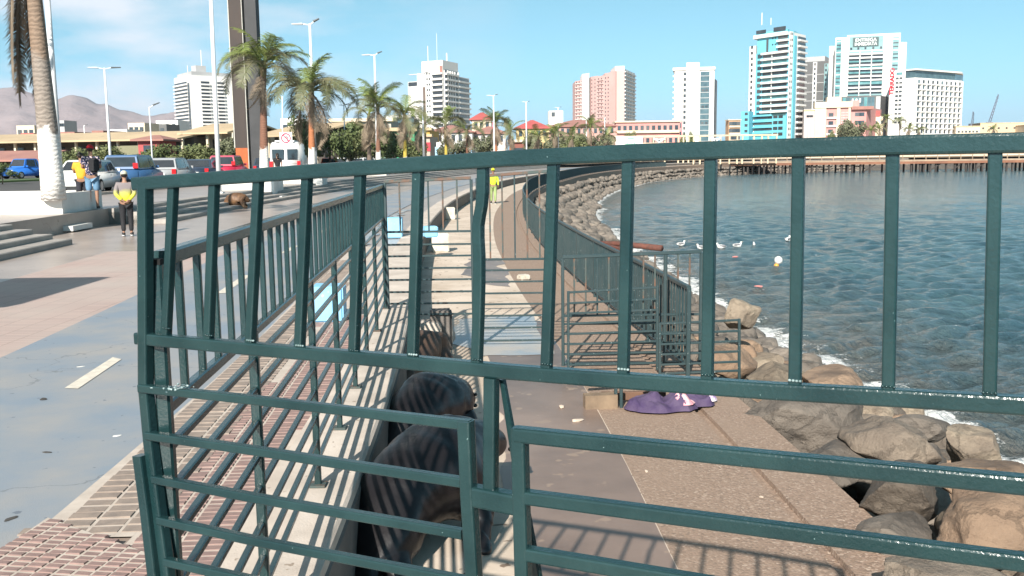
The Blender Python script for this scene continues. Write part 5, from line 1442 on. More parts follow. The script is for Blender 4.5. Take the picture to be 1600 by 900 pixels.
# white stepped tower
d = 555; A = px_pt(640, 560); B = px_pt(697, 545); C = px_pt(735, 580)
b = Bld('stepped_tower', 'white stepped apartment tower with dark balconies behind the palms', [B, C, fourth(A, B, C), A])
def frontseg(x0, x1, ytop, dd, push, m=BWH, name='wall'):
    t = (B-A).normalized(); n = Vector((t.y, -t.x, 0)); n = n if n.dot(CAM-A) > 0 else -n
    u0 = L2(A, B)*(x0-640)/57; u1 = L2(A, B)*(x1-640)/57; zt = zpx((x0+x1)/2, ytop, 555)
    u1 -= .02; k2 = (C-B).normalized()*dd; p = [A+t*u0+n*push, A+t*u1+n*push, A+t*u1+k2, A+t*u0+k2]; b.prism(name, m, p, TOP, zt); return p, zt
frontseg(640, 655.8, 127, 16, 0); p1, z1 = frontseg(656, 664.8, 115, 18, .8); pm1, zm = frontseg(665, 697, 97, 20, 1.6)
frontseg(668, 676, 95, 8, -6)
t2 = (C-B).normalized(); LR = L2(B, C)
q = [B+t2*.02, B+t2*LR*.5, B+t2*LR*.5+(A-B)*.55, B+(A-B)*.55]; zr1 = zpx(714, 113, 560); b.prism('wall', BWH, q, TOP, zr1)
q = [B+t2*(LR*.51), C, C+(A-B)*.5, B+t2*LR*.51+(A-B)*.5]; zr2 = zpx(728, 125, 590); b.prism('wall', BWH, q, TOP, zr2)
PA, PB = pm1[0], pm1[1]; lw = L2(PA, PB); zs = [zr2-3.0*i for i in range(13)]
b.block('dark_strip', mat('brown strip', (.16, .12, .10), .8), PA, PB, lw*.04, lw*.16, 10, zm-14, 0, .15)
b.wins(PA, PB, [lw*.25, lw*.36], zs, 1.0, 1.2); b.balc(PA, PB, lw*.52, lw*.98, [z+.9 for z in zs[1:]], 1.6, WIN, .25, 'balcony_recess'); b.balc(PA, PB, lw*.50, lw*.999, [z-.3 for z in zs], 1.0, BWH, 1.2)
b.balc(B, C, .4, LR*.48, [z+.6 for z in zs], 1.8, WIN, .3, 'balcony_recess'); b.balc(B, C, .2, LR*.5, [z-.4 for z in zs], .95, BWH, 1.3)
b.balc(B, C, LR*.54, LR*.97, [z+.6 for z in zs[1:]], 1.8, WIN, .3, 'balcony_recess'); b.balc(B, C, LR*.52, LR*.99, [z-.4 for z in zs[1:]], .95, BWH, 1.3)
for k in range(1, 6): b.block('pier', BWH, B, C, LR*(.09*k+(.05 if k > 4 else 0))-.25, LR*(.09*k+(.05 if k > 4 else 0))+.25, 10, zr2+2, 0, 1.0)
b.block('window', BROWN_R, PA, PB, lw*.86, lw*.99, zm-9, zm-3, 0, .2)
b.balc(A, px_pt(656, 556), .5, L2(A, px_pt(656, 556))*.95, [zpx(648, 134, 555)], 2.2, WIN, .3, 'balcony_recess')
b.mastp(px_pt(672, 556), zm, zm+9, .2); b.mastp(px_pt(686, 556), zm, zm+16, .12); b.mastp(px_pt(701, 556), zm-2, zm+5, .4)

# salmon tower
d = 1000
A = px_pt(899, 1080); B = px_pt(963, 1000); C = px_pt(975, 1000); D = px_pt(992, 1060)
b = Bld('salmon_tower', 'tall salmon pink twin apartment tower with a white central stripe', [B, C, D, A])
back = Vector((0, 45, 0)); hz = zpx(930, 118, 1040)
segs = [(899, 912, 122), (924, 936, 119), (936, 946, 120), (946, 955, 117)]
t = (B-A).normalized(); LW = L2(A, B)
def U(x): return LW*(x-899)/64
for x0, x1, yt in segs: b.prism('wall', BPINK, [A+t*U(x0), A+t*U(x1-.02), A+t*U(x1-.02)+back, A+t*U(x0)+back], TOP, zpx(930, yt, 1040))
n_ = Vector((t.y, -t.x, 0)); n_ = n_ if n_.dot(CAM-A) > 0 else -n_
b.prism('white_core', BWH, [A+t*U(912)+n_*1.5, A+t*U(924)+n_*1.5, A+t*U(924)+back, A+t*U(912)+back], TOP, zpx(918, 113, 1040))
b.prism('wall', BPINK, [A+t*U(955), B, C, C+back, A+t*U(955)+back], TOP, zpx(965, 110, 1000))
b.prism('white_cap', BWH, [A+t*U(961), C+Vector((.2, -.2, 0)), C+back, A+t*U(961)+back], zpx(965, 110, 1000)+.01, zpx(968, 103, 1000))
b.prism('balcony_wing', BWH, [C+Vector((.02, 0, 0)), D, D+back*.6, C+back*.6], TOP, zpx(985, 110, 1020))
zs = [hz-5-3.85*i for i in range(17)]
b.block('joint', mat('pink shadow strip', (.34, .17, .15), .9), A, B, U(963)-.9, U(963)-.1, 12, zpx(965, 112, 1000), 0, .3)  # narrow strip in a darker pink than the walls
b.wins(A, B, [U(901.3), U(905.8), U(910)], zs, 1.7, 1.5); b.wins(A, B, [U(926), U(931), U(936.6), U(941), U(947), U(951)], zs, 1.6, 1.5)
b.balc(A, B, U(899.6), U(911.6), [z-1.2 for z in zs], .7, BWH, .8); b.balc(A, B, U(934.8), U(944), [z-1.2 for z in zs], .7, mat('pale pink balcony', (.68, .48, .45), .8), .8)
LR = L2(C, D); zs2 = [zpx(985, 113, 1020)-3.85*i for i in range(18)]
b.wins(C, D, [LR*.12, LR*.40, LR*.60, LR*.88], zs2, 2.6, 1.9, WIN, .2); b.balc(C, D, LR*.01, LR*.99, [z-1.4 for z in zs2], 1.0, BWH, 1.4)

# slender white tower
d = 800; A = px_pt(1050, 806); B = px_pt(1114.5, 800); C = px_pt(1119, 840); back = Vector((8, 40, 0))
b = Bld('slender_tower', 'slender white tower with a blue-grey glazed strip standing alone', [A, B, C])
LW = L2(A, B); t = (B-A).normalized()
def U(x): return LW*(x-1050)/64.5
zt = zpx(1085, 109, 800); n_ = Vector((t.y, -t.x, 0)); n_ = n_ if n_.dot(CAM-A) > 0 else -n_
b.prism('wall', BWH, [A+t*U(1053), B, B+back, A+t*U(1053)+back], TOP, zt-.02)
b.prism('roof_slab', BWH, [A+n_*1.2, B+n_*1.2+t*.6, B+back, A+back], zt, zt+2.2)
b.prism('core', BWH, [A+t*U(1071)+n_*2.2, A+t*U(1091)+n_*2.2, A+t*U(1091)+back*.5, A+t*U(1071)+back*.5], TOP, zpx(1081, 97.5, 800))
b.block('side_slab', mat('beige strip', (.52, .46, .41), .8), A, B, U(1061), U(1066.5), 8, zt-1, 0, .4)
zs = [zt-4-4.4*i for i in range(17)]
b.wins(A, B, [U(1069)], zs, 2.0, 2.4, WIN, .3); b.balc(A, B, U(1050.3), U(1053), [z-1 for z in zs], 1.3, BWH, .4)
b.block('glazing', WINB, A, B, U(1093), U(1107), 8, zt-1.5, 0, .5)
for i, z in enumerate(zs): b.block('glazing_bar', BLGREY, A, B, U(1093)-.1, U(1107)+.1, z-1.2, z-.7, .5, .62)
b.wins(A, B, [U(1097), U(1103)], zs[3:12:3], 2, 1.6, WIN, .8)
b.prism('wing', BLGREY, [B+Vector((.05, 4, 0)), C, C+back, B+back*.9], TOP, zpx(1116, 122, 810))  # grey colour stands for the shaded right side of the white tower

# turquoise tower
d = 560
A = px_pt(1178, 575); B = px_pt(1227, 556); C = px_pt(1236, 560); D = px_pt(1254, 574); back = Vector((14, 26, 0))
b = Bld('turquoise_tower', 'turquoise and white high-rise with wrap-round balconies and a crown roof', [A, B, C, D])
LW = L2(A, B); t = (B-A).normalized()
def U(x): return LW*(x-1178)/49
n_ = Vector((t.y, -t.x, 0)); n_ = n_ if n_.dot(CAM-A) > 0 else -n_
zt = zpx(1200, 82, 560); zlow = zpx(1200, 174, 560); zc = zpx(1205, 56, 560)
b.prism('wall', BCYAN, [A, A+t*U(1192), A+t*U(1192)+back, A+back], TOP, zpx(1185, 80, 560))
b.prism('wall', BCYAN, [A+t*U(1192.05), B, B+back, A+t*U(1192.05)+back], TOP, zt)
b.prism('upper_block', BCYAN, [A+t*U(1180), A+t*U(1212), A+t*U(1212)+back*.8, A+t*U(1180)+back*.8], zt+.01, zc)
b.prism('upper_block', BCYAN, [A+t*U(1212.1), B, B+back*.8, A+t*U(1212.1)+back*.8], zt+.01, zc)
b.prism('crown_slab', BWH, [A+t*U(1176)+n_*1.5, B+n_*1.5, C+Vector((0, 0, 0)), C+back*.7, A+t*U(1176)+back*.7], zc+.02, zc+2.0)
b.prism('crown_room', BCYAN, [A+t*U(1178)+n_*.5, B+n_*.5, B+back*.6, A+t*U(1178)+back*.6], zc+2.02, zpx(1200, 47, 560))
b.block('window', WIN, A, B, U(1179), U(1194), zc+2.6, zc+4.6, .5, .8); b.block('window', WIN, A, B, U(1206), U(1224), zc+2.6, zc+5, .5, .8)
b.prism('shaft', BCYAN, [B+Vector((.05, 0, 0)), C, C+back*.9, B+back*.9], TOP, zpx(1232, 48, 560))
b.prism('balcony_wing', BWH, [C+Vector((.05, 0, 0)), D, D+Vector((7, 25, 0)), C+Vector((7, 25, 0))], TOP, zpx(1245, 54, 570))
zs = [zt-3.32*i for i in range(0, 11)]
for k, z in enumerate(zs):
    b.block('balcony_recess', WINT if k % 3 == 1 else WIN, A, B, U(1189.5), LW-.1, z-2.2, z-.5, 0, .25)
    b.block('balcony', BWH, A, B, U(1189), LW+.9, z-.5, z+.65, 0, 1.9)
    b.block('pier', BWH, A, B, U(1203.6), U(1204.6), z-2.2, z-.5, .2, .7)
zl = [zlow-2.2-3.32*i for i in range(4)]
for z in zl:
    b.block('balcony_recess', WIN, A, B, U(1178), U(1206), z-1.7, z-.3, 0, .25); b.wins(A, B, [U(1211), U(1219)], [z-1.6], 3, 1.7, WIN, .25)
    b.block('balcony', BCYAN, A, B, U(1177), U(1206), z-.3, z+.7, 0, 1.2)
b.wins(A, B, [U(1184)], [z-2 for z in zs]+[zt-3.32*11], 2.8, 2.0, WIN, .25)
b.block('slot_window', WIN, A, B, U(1194.5), U(1197.5), zt+1, zc-1, 0, .3)
b.wins(A, B, [U(1204), U(1208)], [zt+4.5, zt+8], .8, .8, WIN, .2)
b.balc(A, B, U(1212), LW+.6, [zt+2.6+3.32*i for i in range(3)], 1.1, BWH, 1.6); b.balc(A, B, U(1212.4), LW, [zt+.9+3.32*i for i in range(3)], 1.6, WIN, .3, 'balcony_recess')
LS = L2(B, C); b.block('white_stripe', BWH, B, C, LS*.2, LS*.78, 4, zpx(1232, 50, 560), 0, .4); zz = [zpx(1245, 57, 565)-3.32*i for i in range(24)]
b.wins(B, C, [LS*.36, LS*.62], zz, .7, 1.3, WIN, .5)
LR = L2(C, D); b.block('turquoise_stripe', BCYAN, C, D, .1, LR*.24, 4, zpx(1245, 57, 565), 0, .3)
for z in zz: b.block('balcony_recess', WIN, C, D, LR*.34, LR*.98, z-1.6, z+.1, 0, .3); b.block('balcony', BWH, C, D, LR*.32, LR*.995, z-2.6, z-1.6, 0, 1.5)
sA = px_pt(1168, 580); sB = px_pt(1177.9, 576); b.prism('side_wing', BWH, [sA, sB, sB+back*.7, sA+back*.7], TOP, zpx(1173, 72, 578))
b.wins(sA, sB, [L2(sA, sB)*.4], [zpx(1173, 76, 578)-3.32*i for i in range(25)], 1.5, 1.6)
sA = px_pt(1157, 572); sB = px_pt(1169.5, 568); b.prism('low_wing', BCYAN, [sA, sB, sB+back*.5, sA+back*.5], TOP, zpx(1163, 174, 570)); b.wins(sA, sB, [L2(sA, sB)*.65], [zpx(1163, 180, 570)-3.32*i for i in range(4)], 2, 1.5)
b.mastp(px_pt(1186, 575), zc+8, zpx(1186, 20, 575), .3); b.mastp(px_pt(1200, 575), zc+8, zc+12, .25)

# grey tower
A = px_pt(1250, 715); B = px_pt(1291, 705); C = px_pt(1297, 740)
b = Bld('grey_tower', 'dark grey tower with pale floor bands between the turquoise and the white high-rise', [A, B, C])
LW = L2(A, B); zt = zpx(1272, 96, 710); b.prism('wall', BGREY, [A, B, C, fourth(A, B, C)], TOP, zt); b.prism('roof', BLGREY, [A+Vector((0, 3, 0)), B+Vector((-2, 3, 0)), C, fourth(A, B, C)], zt, zpx(1272, 88, 710))
def U(x): return LW*(x-1250)/41
b.block('white_strip', BWH, A, B, U(1267), U(1273), 20, zt-.5, 0, .3); b.wins(A, B, [U(1270)], [zt-3-3.4*i for i in range(16)], 1.2, 2.0, WIN, .5)
b.balc(A, B, .1, U(1284), [zpx(1272, y, 710) for y in (117, 130, 144, 158, 171)], .45, BLGREY, .2, 'floor_band')
b.block('glass_strip', WINT, A, B, U(1284.5), LW-.1, 20, zt-2, 0, .3); b.wins(A, B, [U(1287)], [zt-4-3.4*i for i in range(14)], 1.2, 1.6, WIN, .5)

# white tower with the letters, and the hotel beside it
d = 650; A = px_pt(1300, 652); B = px_pt(1400, 640); back = Vector((10, 26, 0)); LW = L2(A, B); t = (B-A).normalized()
b = Bld('white_tower', 'broad white high-rise with green glazing and a large lettered sign near its top', [A, B])
def U(x): return LW*(x-1300)/100
n_ = Vector((t.y, -t.x, 0)); n_ = n_ if n_.dot(CAM-A) > 0 else -n_
def zq(x, y): return zpx(x, y, 646)
b.prism('wall', BWH, [A, B, B+back, A+back], TOP, zq(1340, 57)); b.prism('roof_edge', BWH, [A+t*U(1318)+n_*.3, B+n_*.3, B+back*.5, A+t*U(1318)+back*.5], zq(1340, 57)+.02, zq(1370, 53.5))
b.block('pier', BWH, A, B, U(1310), U(1320.5), 10, zq(1340, 57.5), 0, .9); b.block('pier', BWH, A, B, U(1375.5), U(1387), 10, zq(1340, 57.5), 0, .9)
for x0, x1 in ((1301.5, 1309.5), (1388.5, 1398)):
    b.block('glass_strip', WINT, A, B, U(x0), U(x1), 12, zq(1340, 60), 0, .3)
    for i in range(15): b.block('glazing_bar', WIN if i % 3 else BWH, A, B, U(x0)+.3, U(x1)-.3, zq(1340, 64+5.8*i), zq(1340, 64+5.8*i)+.7, .3, .45)
for r in range(12):
    z = zq(1348, 83+5.82*r)
    b.block('balcony_recess', WIN if r % 4 else WINT, A, B, U(1322), U(1374.5), z-.1, z+1.45, 0, .2)
    for x0, x1 in ((1321.5, 1338.2), (1339.8, 1356.2), (1357.8, 1374.8)): b.block('balcony', BWH if (r+int(x0)) % 3 else WINT, A, B, U(x0), U(x1), z-1.05, z-.1, 0, 1.3)
for x in (1339, 1357): b.block('pier', BWH, A, B, U(x)-.25, U(x)+.25, zq(1340, 152), zq(1340, 78), 0, .9)
b.block('glass_band', WINT, A, B, U(1322), U(1374), zq(1348, 78), zq(1348, 56.5), 0, .25); b.wins(A, B, [U(x) for x in (1325, 1336, 1347, 1359, 1371)], [zq(1348, 77)], 1.2, 1.4, WIN, .4)
brd = b.block('sign_board', mat('grey green board', (.055, .095, .095), .6), A, B, U(1327.5), U(1367), zq(1348, 72.5), zq(1348, 58.5), .3, .7)
LET = mat('white letters', (.86, .86, .85), .5)
for txt, y in (('ENTREGA', 62.6), ('INMEDIATA', 68.9)):
    me = text_mesh(txt, 3.0, LET, .12, .03); o = link('lettering', me, b.root); c = A+t*U(1347.2)+n_*.9; o.location = (c.x-b.O.x, c.y-b.O.y, zq(1348, y)-TOP); o.rotation_euler = (R(90), 0, math.atan2(t.y, t.x)); o.scale = (.88 if len(txt) > 8 else 1.0, 1, 1)
for x0, x1, yt, dd in ((1291, 1299.5, 72, 668), (1400.5, 1410, 66, 655)):
    sA = px_pt(x0, dd); sB = px_pt(x1, dd); b.prism('rear_wing', BWH, [sA, sB, sB+back, sA+back], TOP, zpx(x0, yt, dd))
# glass podium
A = px_pt(1294, 625); M_ = px_pt(1373, 618); B = px_pt(1385, 632)
b = Bld('podium', 'grey glass podium building at the foot of the lettered white high-rise', [A, M_, B])
zt = zpx(1340, 150, 620); b.prism('wall', BGREY, [A, M_, B, B+Vector((3, 8, 0)), A+Vector((3, 9, 0))], TOP, zt); LW = L2(A, M_)
for i in range(9): b.block('glazing', WINB if i % 3 else WINT, A, M_, LW*(.26+.07*i), LW*(.26+.07*i)+LW*.062, 10, zt-.8, 0, .15)
b.block('corner_column', BLGREY, A, M_, LW*.91, LW*.998, TOP, zt-.4, 0, .3)
for i in range(3): b.block('sign_letter', BWH, A, M_, LW*(.44+.07*i), LW*(.44+.07*i)+LW*.035, zt-4, zt-1.6, .2, .5)
# hotel
A = px_pt(1386, 612); A2 = px_pt(1410, 606); B = px_pt(1426, 600); C = px_pt(1498, 632); back = Vector((11, 22, 0))
b = Bld('hotel', 'white hotel with a grid of small balconies and red upright lettering at its left edge', [A, A2, B, C])
zl = zpx(1400, 110, 610); zt = zpx(1430, 121, 600)
b.prism('left_wing', BWH, [A, A2, A2+back, A+back], TOP, zl)
b.prism('wall', BWH, [A2+Vector((.05, 0, 0)), B, C, C+back, A2+back], TOP, zt)
b.prism('top_floor', WINB, [A2.lerp(B, .1)+Vector((0, 1, 0)), B+Vector((0, 1.2, 0)), B.lerp(C, .86)+Vector((0, 1.2, 0)), C+back*.7, A2+back*.8], zt+.02, zpx(1430, 109.5, 600))
b.prism('roof_slab', BWH, [A2+Vector((0, -.5, 0)), B+Vector((0, -1.0, 0)), B.lerp(C, .97)+Vector((.3, -.8, 0)), C+back*.8, A2+back], zpx(1430, 109.5, 600)+.02, zpx(1430, 107, 600))
LS = L2(A, A2)
for i in range(11): b.block('window', WIN, A, A2, LS*.40, LS*.82, zpx(1400, 121+6.9*i, 608)-1.1, zpx(1400, 121+6.9*i, 608)+.1, 0, .2); 
for i in range(11): b.block('sill', BWH, A, A2, LS*.59, LS*.63, zpx(1400, 121+6.9*i, 608)-1.1, zpx(1400, 121+6.9*i, 608)+.1, .2, .4)
b.block('glazing', WINT, A, A2, LS*.42, LS*.8, zpx(1400, 117, 608), zpx(1400, 113, 608), 0, .2)
LR = L2(B, C); ht = zt-TOP
for r in range(13):
    z = zt-2.6-(zt-3)*r/13
    for c in range(10):
        u = LR*(.06+.098*c)
        b.block('window', WIN if (r*7+c*3) % 5 else WINB, B, C, u-1.2, u+1.5, z-.75, z+1.35, 0, .12)
    b.block('balcony', BWH, B, C, .3, LR-.1, z-1.5, z-.75, 0, .9)
for c in range(11): b.block('partition', BWH, B, C, LR*(.02+.098*c)-.18, LR*(.02+.098*c)+.18, 3, zt-.5, 0, .95)
for i in range(2): b.mastp(B.lerp(C, .2+.5*i)+Vector((0, 8, 0)), zt+2, zt+6, .15)
me = text_mesh('TERRADO', 3.6, mat('red letters', (.60, .008, .03), .5), .12, .10); o = link('lettering', me, b.root); t = (A2-A).normalized(); n_ = Vector((t.y, -t.x, 0)); n_ = n_ if n_.dot(CAM-A) > 0 else -n_
c = A+t*LS*.17+n_*.3; o.location = (c.x-b.O.x, c.y-b.O.y, zpx(1390, 127, 610)-TOP); o.rotation_euler = (0, -R(90), 0)
o.matrix_local = Matrix.Translation(o.location) @ Matrix.Rotation(math.atan2(t.y, t.x), 4, 'Z') @ Matrix.Rotation(R(90), 4, 'X') @ Matrix.Rotation(R(90), 4, 'Z')

# red building in front of the hotel
A = px_pt(1272, 505); B = px_pt(1352, 500); C = px_pt(1375, 530)
b = Bld('red_building', 'red walled building with cream corner piers below the white high-rises', [A, B, C])
zt = zpx(1300, 168, 500); LW = L2(A, B)
def U(x): return LW*(x-1272)/80
b.prism('wall', CORAL, [A, B, C, fourth(A, B, C)], TOP, zt)
for x0, x1 in ((1272, 1289), (1306, 1311), (1324, 1327)): b.block('pier', BCREAM, A, B, U(x0)-.1, U(x1), TOP, zt+.3, 0, .8)
b.block('cornice', BCREAM, A, B, -.4, U(1330), zt, zt+3, -8, 1.2); b.block('parapet', BCREAM, A, B, U(1290), U(1312), zt+3, zt+5.5, -6, .8)
b.wins(A, B, [U(1297), U(1338), U(1345)], [zt-4.5-4.2*i for i in range(4)], 2.4, 1.9); b.balc(A, B, U(1290), U(1305.5), [zt-5.6-4.2*i for i in range(4)], .9, BWH, 1)
b.wins(A, B, [U(1314+2.2*i) for i in range(5)], [zt-3-1.3*i for i in range(7)], .45, .8, BLGREY)
b.block('roof', BROWN_R, A, B, U(1328), U(1362), zt-1.2, zt+.4, -6, 1.8); b.block('upper_room', CORAL, A, B, U(1327), U(1340), zt+.4, zt+3.4, -6, .2)
A = px_pt(1352, 520); B = px_pt(1378, 518); b = Bld('low_house', 'low cream and red house right of the red walled building', [A, B, B+Vector((3, 12, 0)), A+Vector((3, 12, 0))]); zt = zpx(1365, 182, 519); b.prism('wall', BCREAM, b.P, TOP, zt); b.block('roof', RED_R, A, B, -.5, L2(A, B)*.8, zt, zt+3, -7, .4); b.wins(A, B, [2, 5, 8], [zt-4], 1.2, 1.6)
for x0, x1, y, d, m, lab in ((1492, 1530, 199, 620, BCREAM, 'long low sand coloured shed right of the hotel'), (1530, 1600, 194, 660, mat('sand wall', (.60, .47, .31), .85), 'wide sandy warehouse at the right margin of the far shore'), (1600, 1660, 197, 640, BCREAM, 'sandy shed beyond the right margin'), (1255, 1273, 174, 560, mat('pale ribbed wall', (.62, .53, .50), .8, (.4, .33, .32), 1.2, stretch=(1, 1, .02)), 'pale block with vertical ribs between turquoise tower and red building')):
    A = px_pt(x0, d); B = px_pt(x1, d); b = Bld('warehouse', lab, [A, B, B+Vector((4, 20, 0)), A+Vector((4, 20, 0))]); zt = zpx(x0, y, d); b.prism('wall', m, b.P, TOP, zt-.01); b.prism('roof', TANR, [p+Vector((0, .3, 0)) for p in b.P], zt, zt+.9); b.wins(A, B, frange(2, L2(A, B)-2, 6), [zt-3.4], 1.2, 1.2)
# cranes
CRM = mat('crane steel', (.12, .14, .19), .6)
def crane(lab, x0, y0, x1, y1, d):
    p0 = at_d(x0, y0, d); p1 = at_d(x1, y1, d); root = thing('harbour_crane', lab, 'crane', (p0.x, p0.y, TOP))
    v = p1-Vector((p0.x, p0.y, TOP)); s_ = Vector((0, 0, p0.z-TOP))
    MB().tube([(0, 0, 0), s_], [1.6, 1.1], 8).build('tower', CRM, root)
    mb = MB(); w = 1.0
    for ox, oz in ((-w, -w), (w, -w), (-w, w), (w, w)): mb.bar(s_+Vector((ox, 0, oz)), v+Vector((ox*.3, 0, oz*.3)), .35)
    for i in range(9):
        a = s_.lerp(v, i/9); c = s_.lerp(v, (i+1)/9); mb.bar(a+Vector((-w, 0, w)), c+Vector((w*.8, 0, -w)), .2); mb.bar(a+Vector((w, 0, -w)), c+Vector((-w*.8, 0, w)), .2)
    mb.build('jib', CRM, root); MB().box((-2.5, -2, s_.z-3), (2.5, 2, s_.z+.5)).build('cab', CRM, root)
crane('large harbour crane with a slanting jib at the right', 1546, 192, 1560, 148, 900); crane('smaller harbour crane left of the large one', 1519, 194, 1521, 175, 900)

# ------------------------------------------------------------------ the low town behind the promenade
def hip_house(name, lab, x0, x1, ye, yr, d, wall, roof, dep=10, nw=4, z=TOP, over=.6, cat='house', rows=1):
    A = px_pt(x0, d); B = px_pt(x1, d); t = (B-A).normalized(); n = Vector((-t.y, t.x, 0)); n = n if n.y > 0 else -n
    b = Bld(name, lab, [A, B, B+n*dep, A+n*dep], z, cat); ze = zpx((x0+x1)/2, ye, d); zr_ = zpx((x0+x1)/2, yr, d); b.prism('wall', wall, b.P, z, ze)
    L_ = L2(A, B); o = b.O; c = [A-t*over-n*over, B+t*over-n*over, B+t*over+n*(dep+over), A-t*over+n*(dep+over)]
    k = min(L_/2-.3, dep/2); r0 = A+t*k+n*dep/2; r1 = B-t*k+n*dep/2
    vs = [(p.x-o.x, p.y-o.y, ze-z+.02) for p in c] + [(p.x-o.x, p.y-o.y, zr_-z) for p in (r0, r1)] + [(p.x-o.x, p.y-o.y, ze-z-.16) for p in c]
    MB().add(vs, [(0, 1, 5, 4), (2, 3, 4, 5), (1, 2, 5), (3, 0, 4), (0, 1, 7, 6), (1, 2, 8, 7), (2, 3, 9, 8), (3, 0, 6, 9), (6, 7, 8, 9)]).build('roof', roof, b.root)
    for r in range(rows): b.wins(A, B, [L_*(i+.7)/(nw+.4) for i in range(nw)], [ze-1.9-3.0*r], min(1.3, L_/nw*.5), 1.3)
    return b, A, B, ze
hip_house('red_roof_house', 'house with a two tiered red roof right of the stepped tower', 738, 790, 208, 196, 215, mat('pale rose wall', (.62, .55, .52), .8), BROWN_R, 12, 5)
hip_house('upper_house', 'small upper storey with a red hipped roof above the two tiered house', 738, 768, 186, 174, 222, BCREAM, RED_R, 10, 3)
hip_house('yellow_house', 'yellow walled house with a bright red roof beside a lamp post', 807, 858, 200, 186, 230, mat('yellow wall', (.58, .45, .22), .85), RED_R, 12, 5, rows=2)
hip_house('tiled_house', 'white walled house with a brownish pink roof left of the two tiered one', 668, 738, 206, 194, 205, BWH, BROWN_R, 12, 6, rows=2)
hip_house('brown_house', 'long house with a dull red roof behind palms below the pink tower', 856, 962, 197, 186, 262, mat('rosy wall', (.50, .30, .26), .85), BROWN_R, 14, 12, rows=2)
A = px_pt(858, 275); B = px_pt(880, 275); b = Bld('white_block', 'white flat roofed block rising behind the long dull red roof', [A, B, B+Vector((0, 8, 0)), A+Vector((0, 8, 0))]); b.prism('wall', BWH, b.P, TOP, zpx(868, 173, 275)); b.wins(A, B, [1.2], [zpx(868, 182, 275)], 1, 1.2)
def flat_block(name, lab, x0, x1, yt, d, wall, dep=12, cols=6, rows=2, ww=1.2, wh=1.3, trim=None, wm=WIN, pitch=3.0, balc=None):
    A = px_pt(x0, d); B = px_pt(x1, d); b = Bld(name, lab, [A, B, B+Vector((1, dep, 0)), A+Vector((1, dep, 0))]); zt = zpx((x0+x1)/2, yt, d); b.prism('wall', wall, b.P, TOP, zt); L_ = L2(A, B)
    b.wins(A, B, [L_*(i+.6)/(cols+.2) for i in range(cols)], [zt-2.6-pitch*r for r in range(rows)], ww, wh, wm)
    if trim: b.block('roof_edge', trim, A, B, -.4, L_+.4, zt, zt+.5, -dep*.6, .6)
    if balc: b.balc(A, B, .3, L_-.3, [zt-3.6-pitch*r for r in range(rows)], .9, balc, .9)
    return b, A, B, zt
flat_block('coral_block', 'two storey coral pink block with a cream roof line below the slender tower', 962, 1062, 191, 330, CORAL, 14, 11, 2, 1.1, 1.5, BCREAM, WIN, 4.2, BCREAM)
flat_block('pink_wing', 'pink gabled wing right of the coral block', 1030, 1066, 188, 345, mat('pink wall', (.60, .27, .28), .85), 12, 4, 2, 1.5, 1.6)
flat_block('orange_block', 'small cream and orange flats left of the turquoise tower', 1138, 1156, 188, 500, mat('orange cream wall', (.62, .38, .22), .85), 12, 3, 4, 2.0, 1.9, BCREAM, WIN, 3.6, BCREAM)
flat_block('white_flat_house', 'wide pale flat roofed house behind the dark hedge trees', 520, 612, 190, 150, mat('pale stone wall', (.46, .42, .36), .85), 10, 9, 1, 1.1, 1.2, BCREAM)
flat_block('green_netting_house', 'house front hung with bright green netting behind the palms', 597, 648, 205, 140, mat('green netting', (.035, .22, .10), .8, (.05, .28, .14), .6), 8, 3, 1, 1.0, 1.2, TANR)
flat_block('glass_office', 'grey blue glazed office roof behind the yellow banded palm', 606, 641, 184, 190, BWH, 10, 1, 1, 6, 2.6, BLGREY, WINB)
flat_block('yellow_fascia_shop', 'shop with a yellow fascia and red doors left of the white walled house', 622, 672, 204, 185, mat('mustard fascia', (.52, .33, .07), .8), 10, 4, 1, 1.4, 1.6, TANR)
flat_block('red_door_shop', 'low shop front with red shutters behind the palms', 637, 672, 214, 178, mat('shop wall', (.45, .38, .32), .85), 6, 4, 1, 1.3, 1.6, TANR, mat('red shutter', (.5, .04, .06), .7))
flat_block('white_kiosk', 'white walled kiosk with pale blue sheets in front of the white walled house', 682, 735, 222, 170, BWH, 6, 4, 1, 2.2, 1.8, None, mat('pale blue sheet', (.35, .58, .78), .7))
flat_block('brick_shop', 'low dark red brick front beside the yellow house', 796, 842, 222, 205, mat('dark red brick', (.24, .09, .07), .9), 6, 5, 1, 1.2, 1.4, BCREAM)
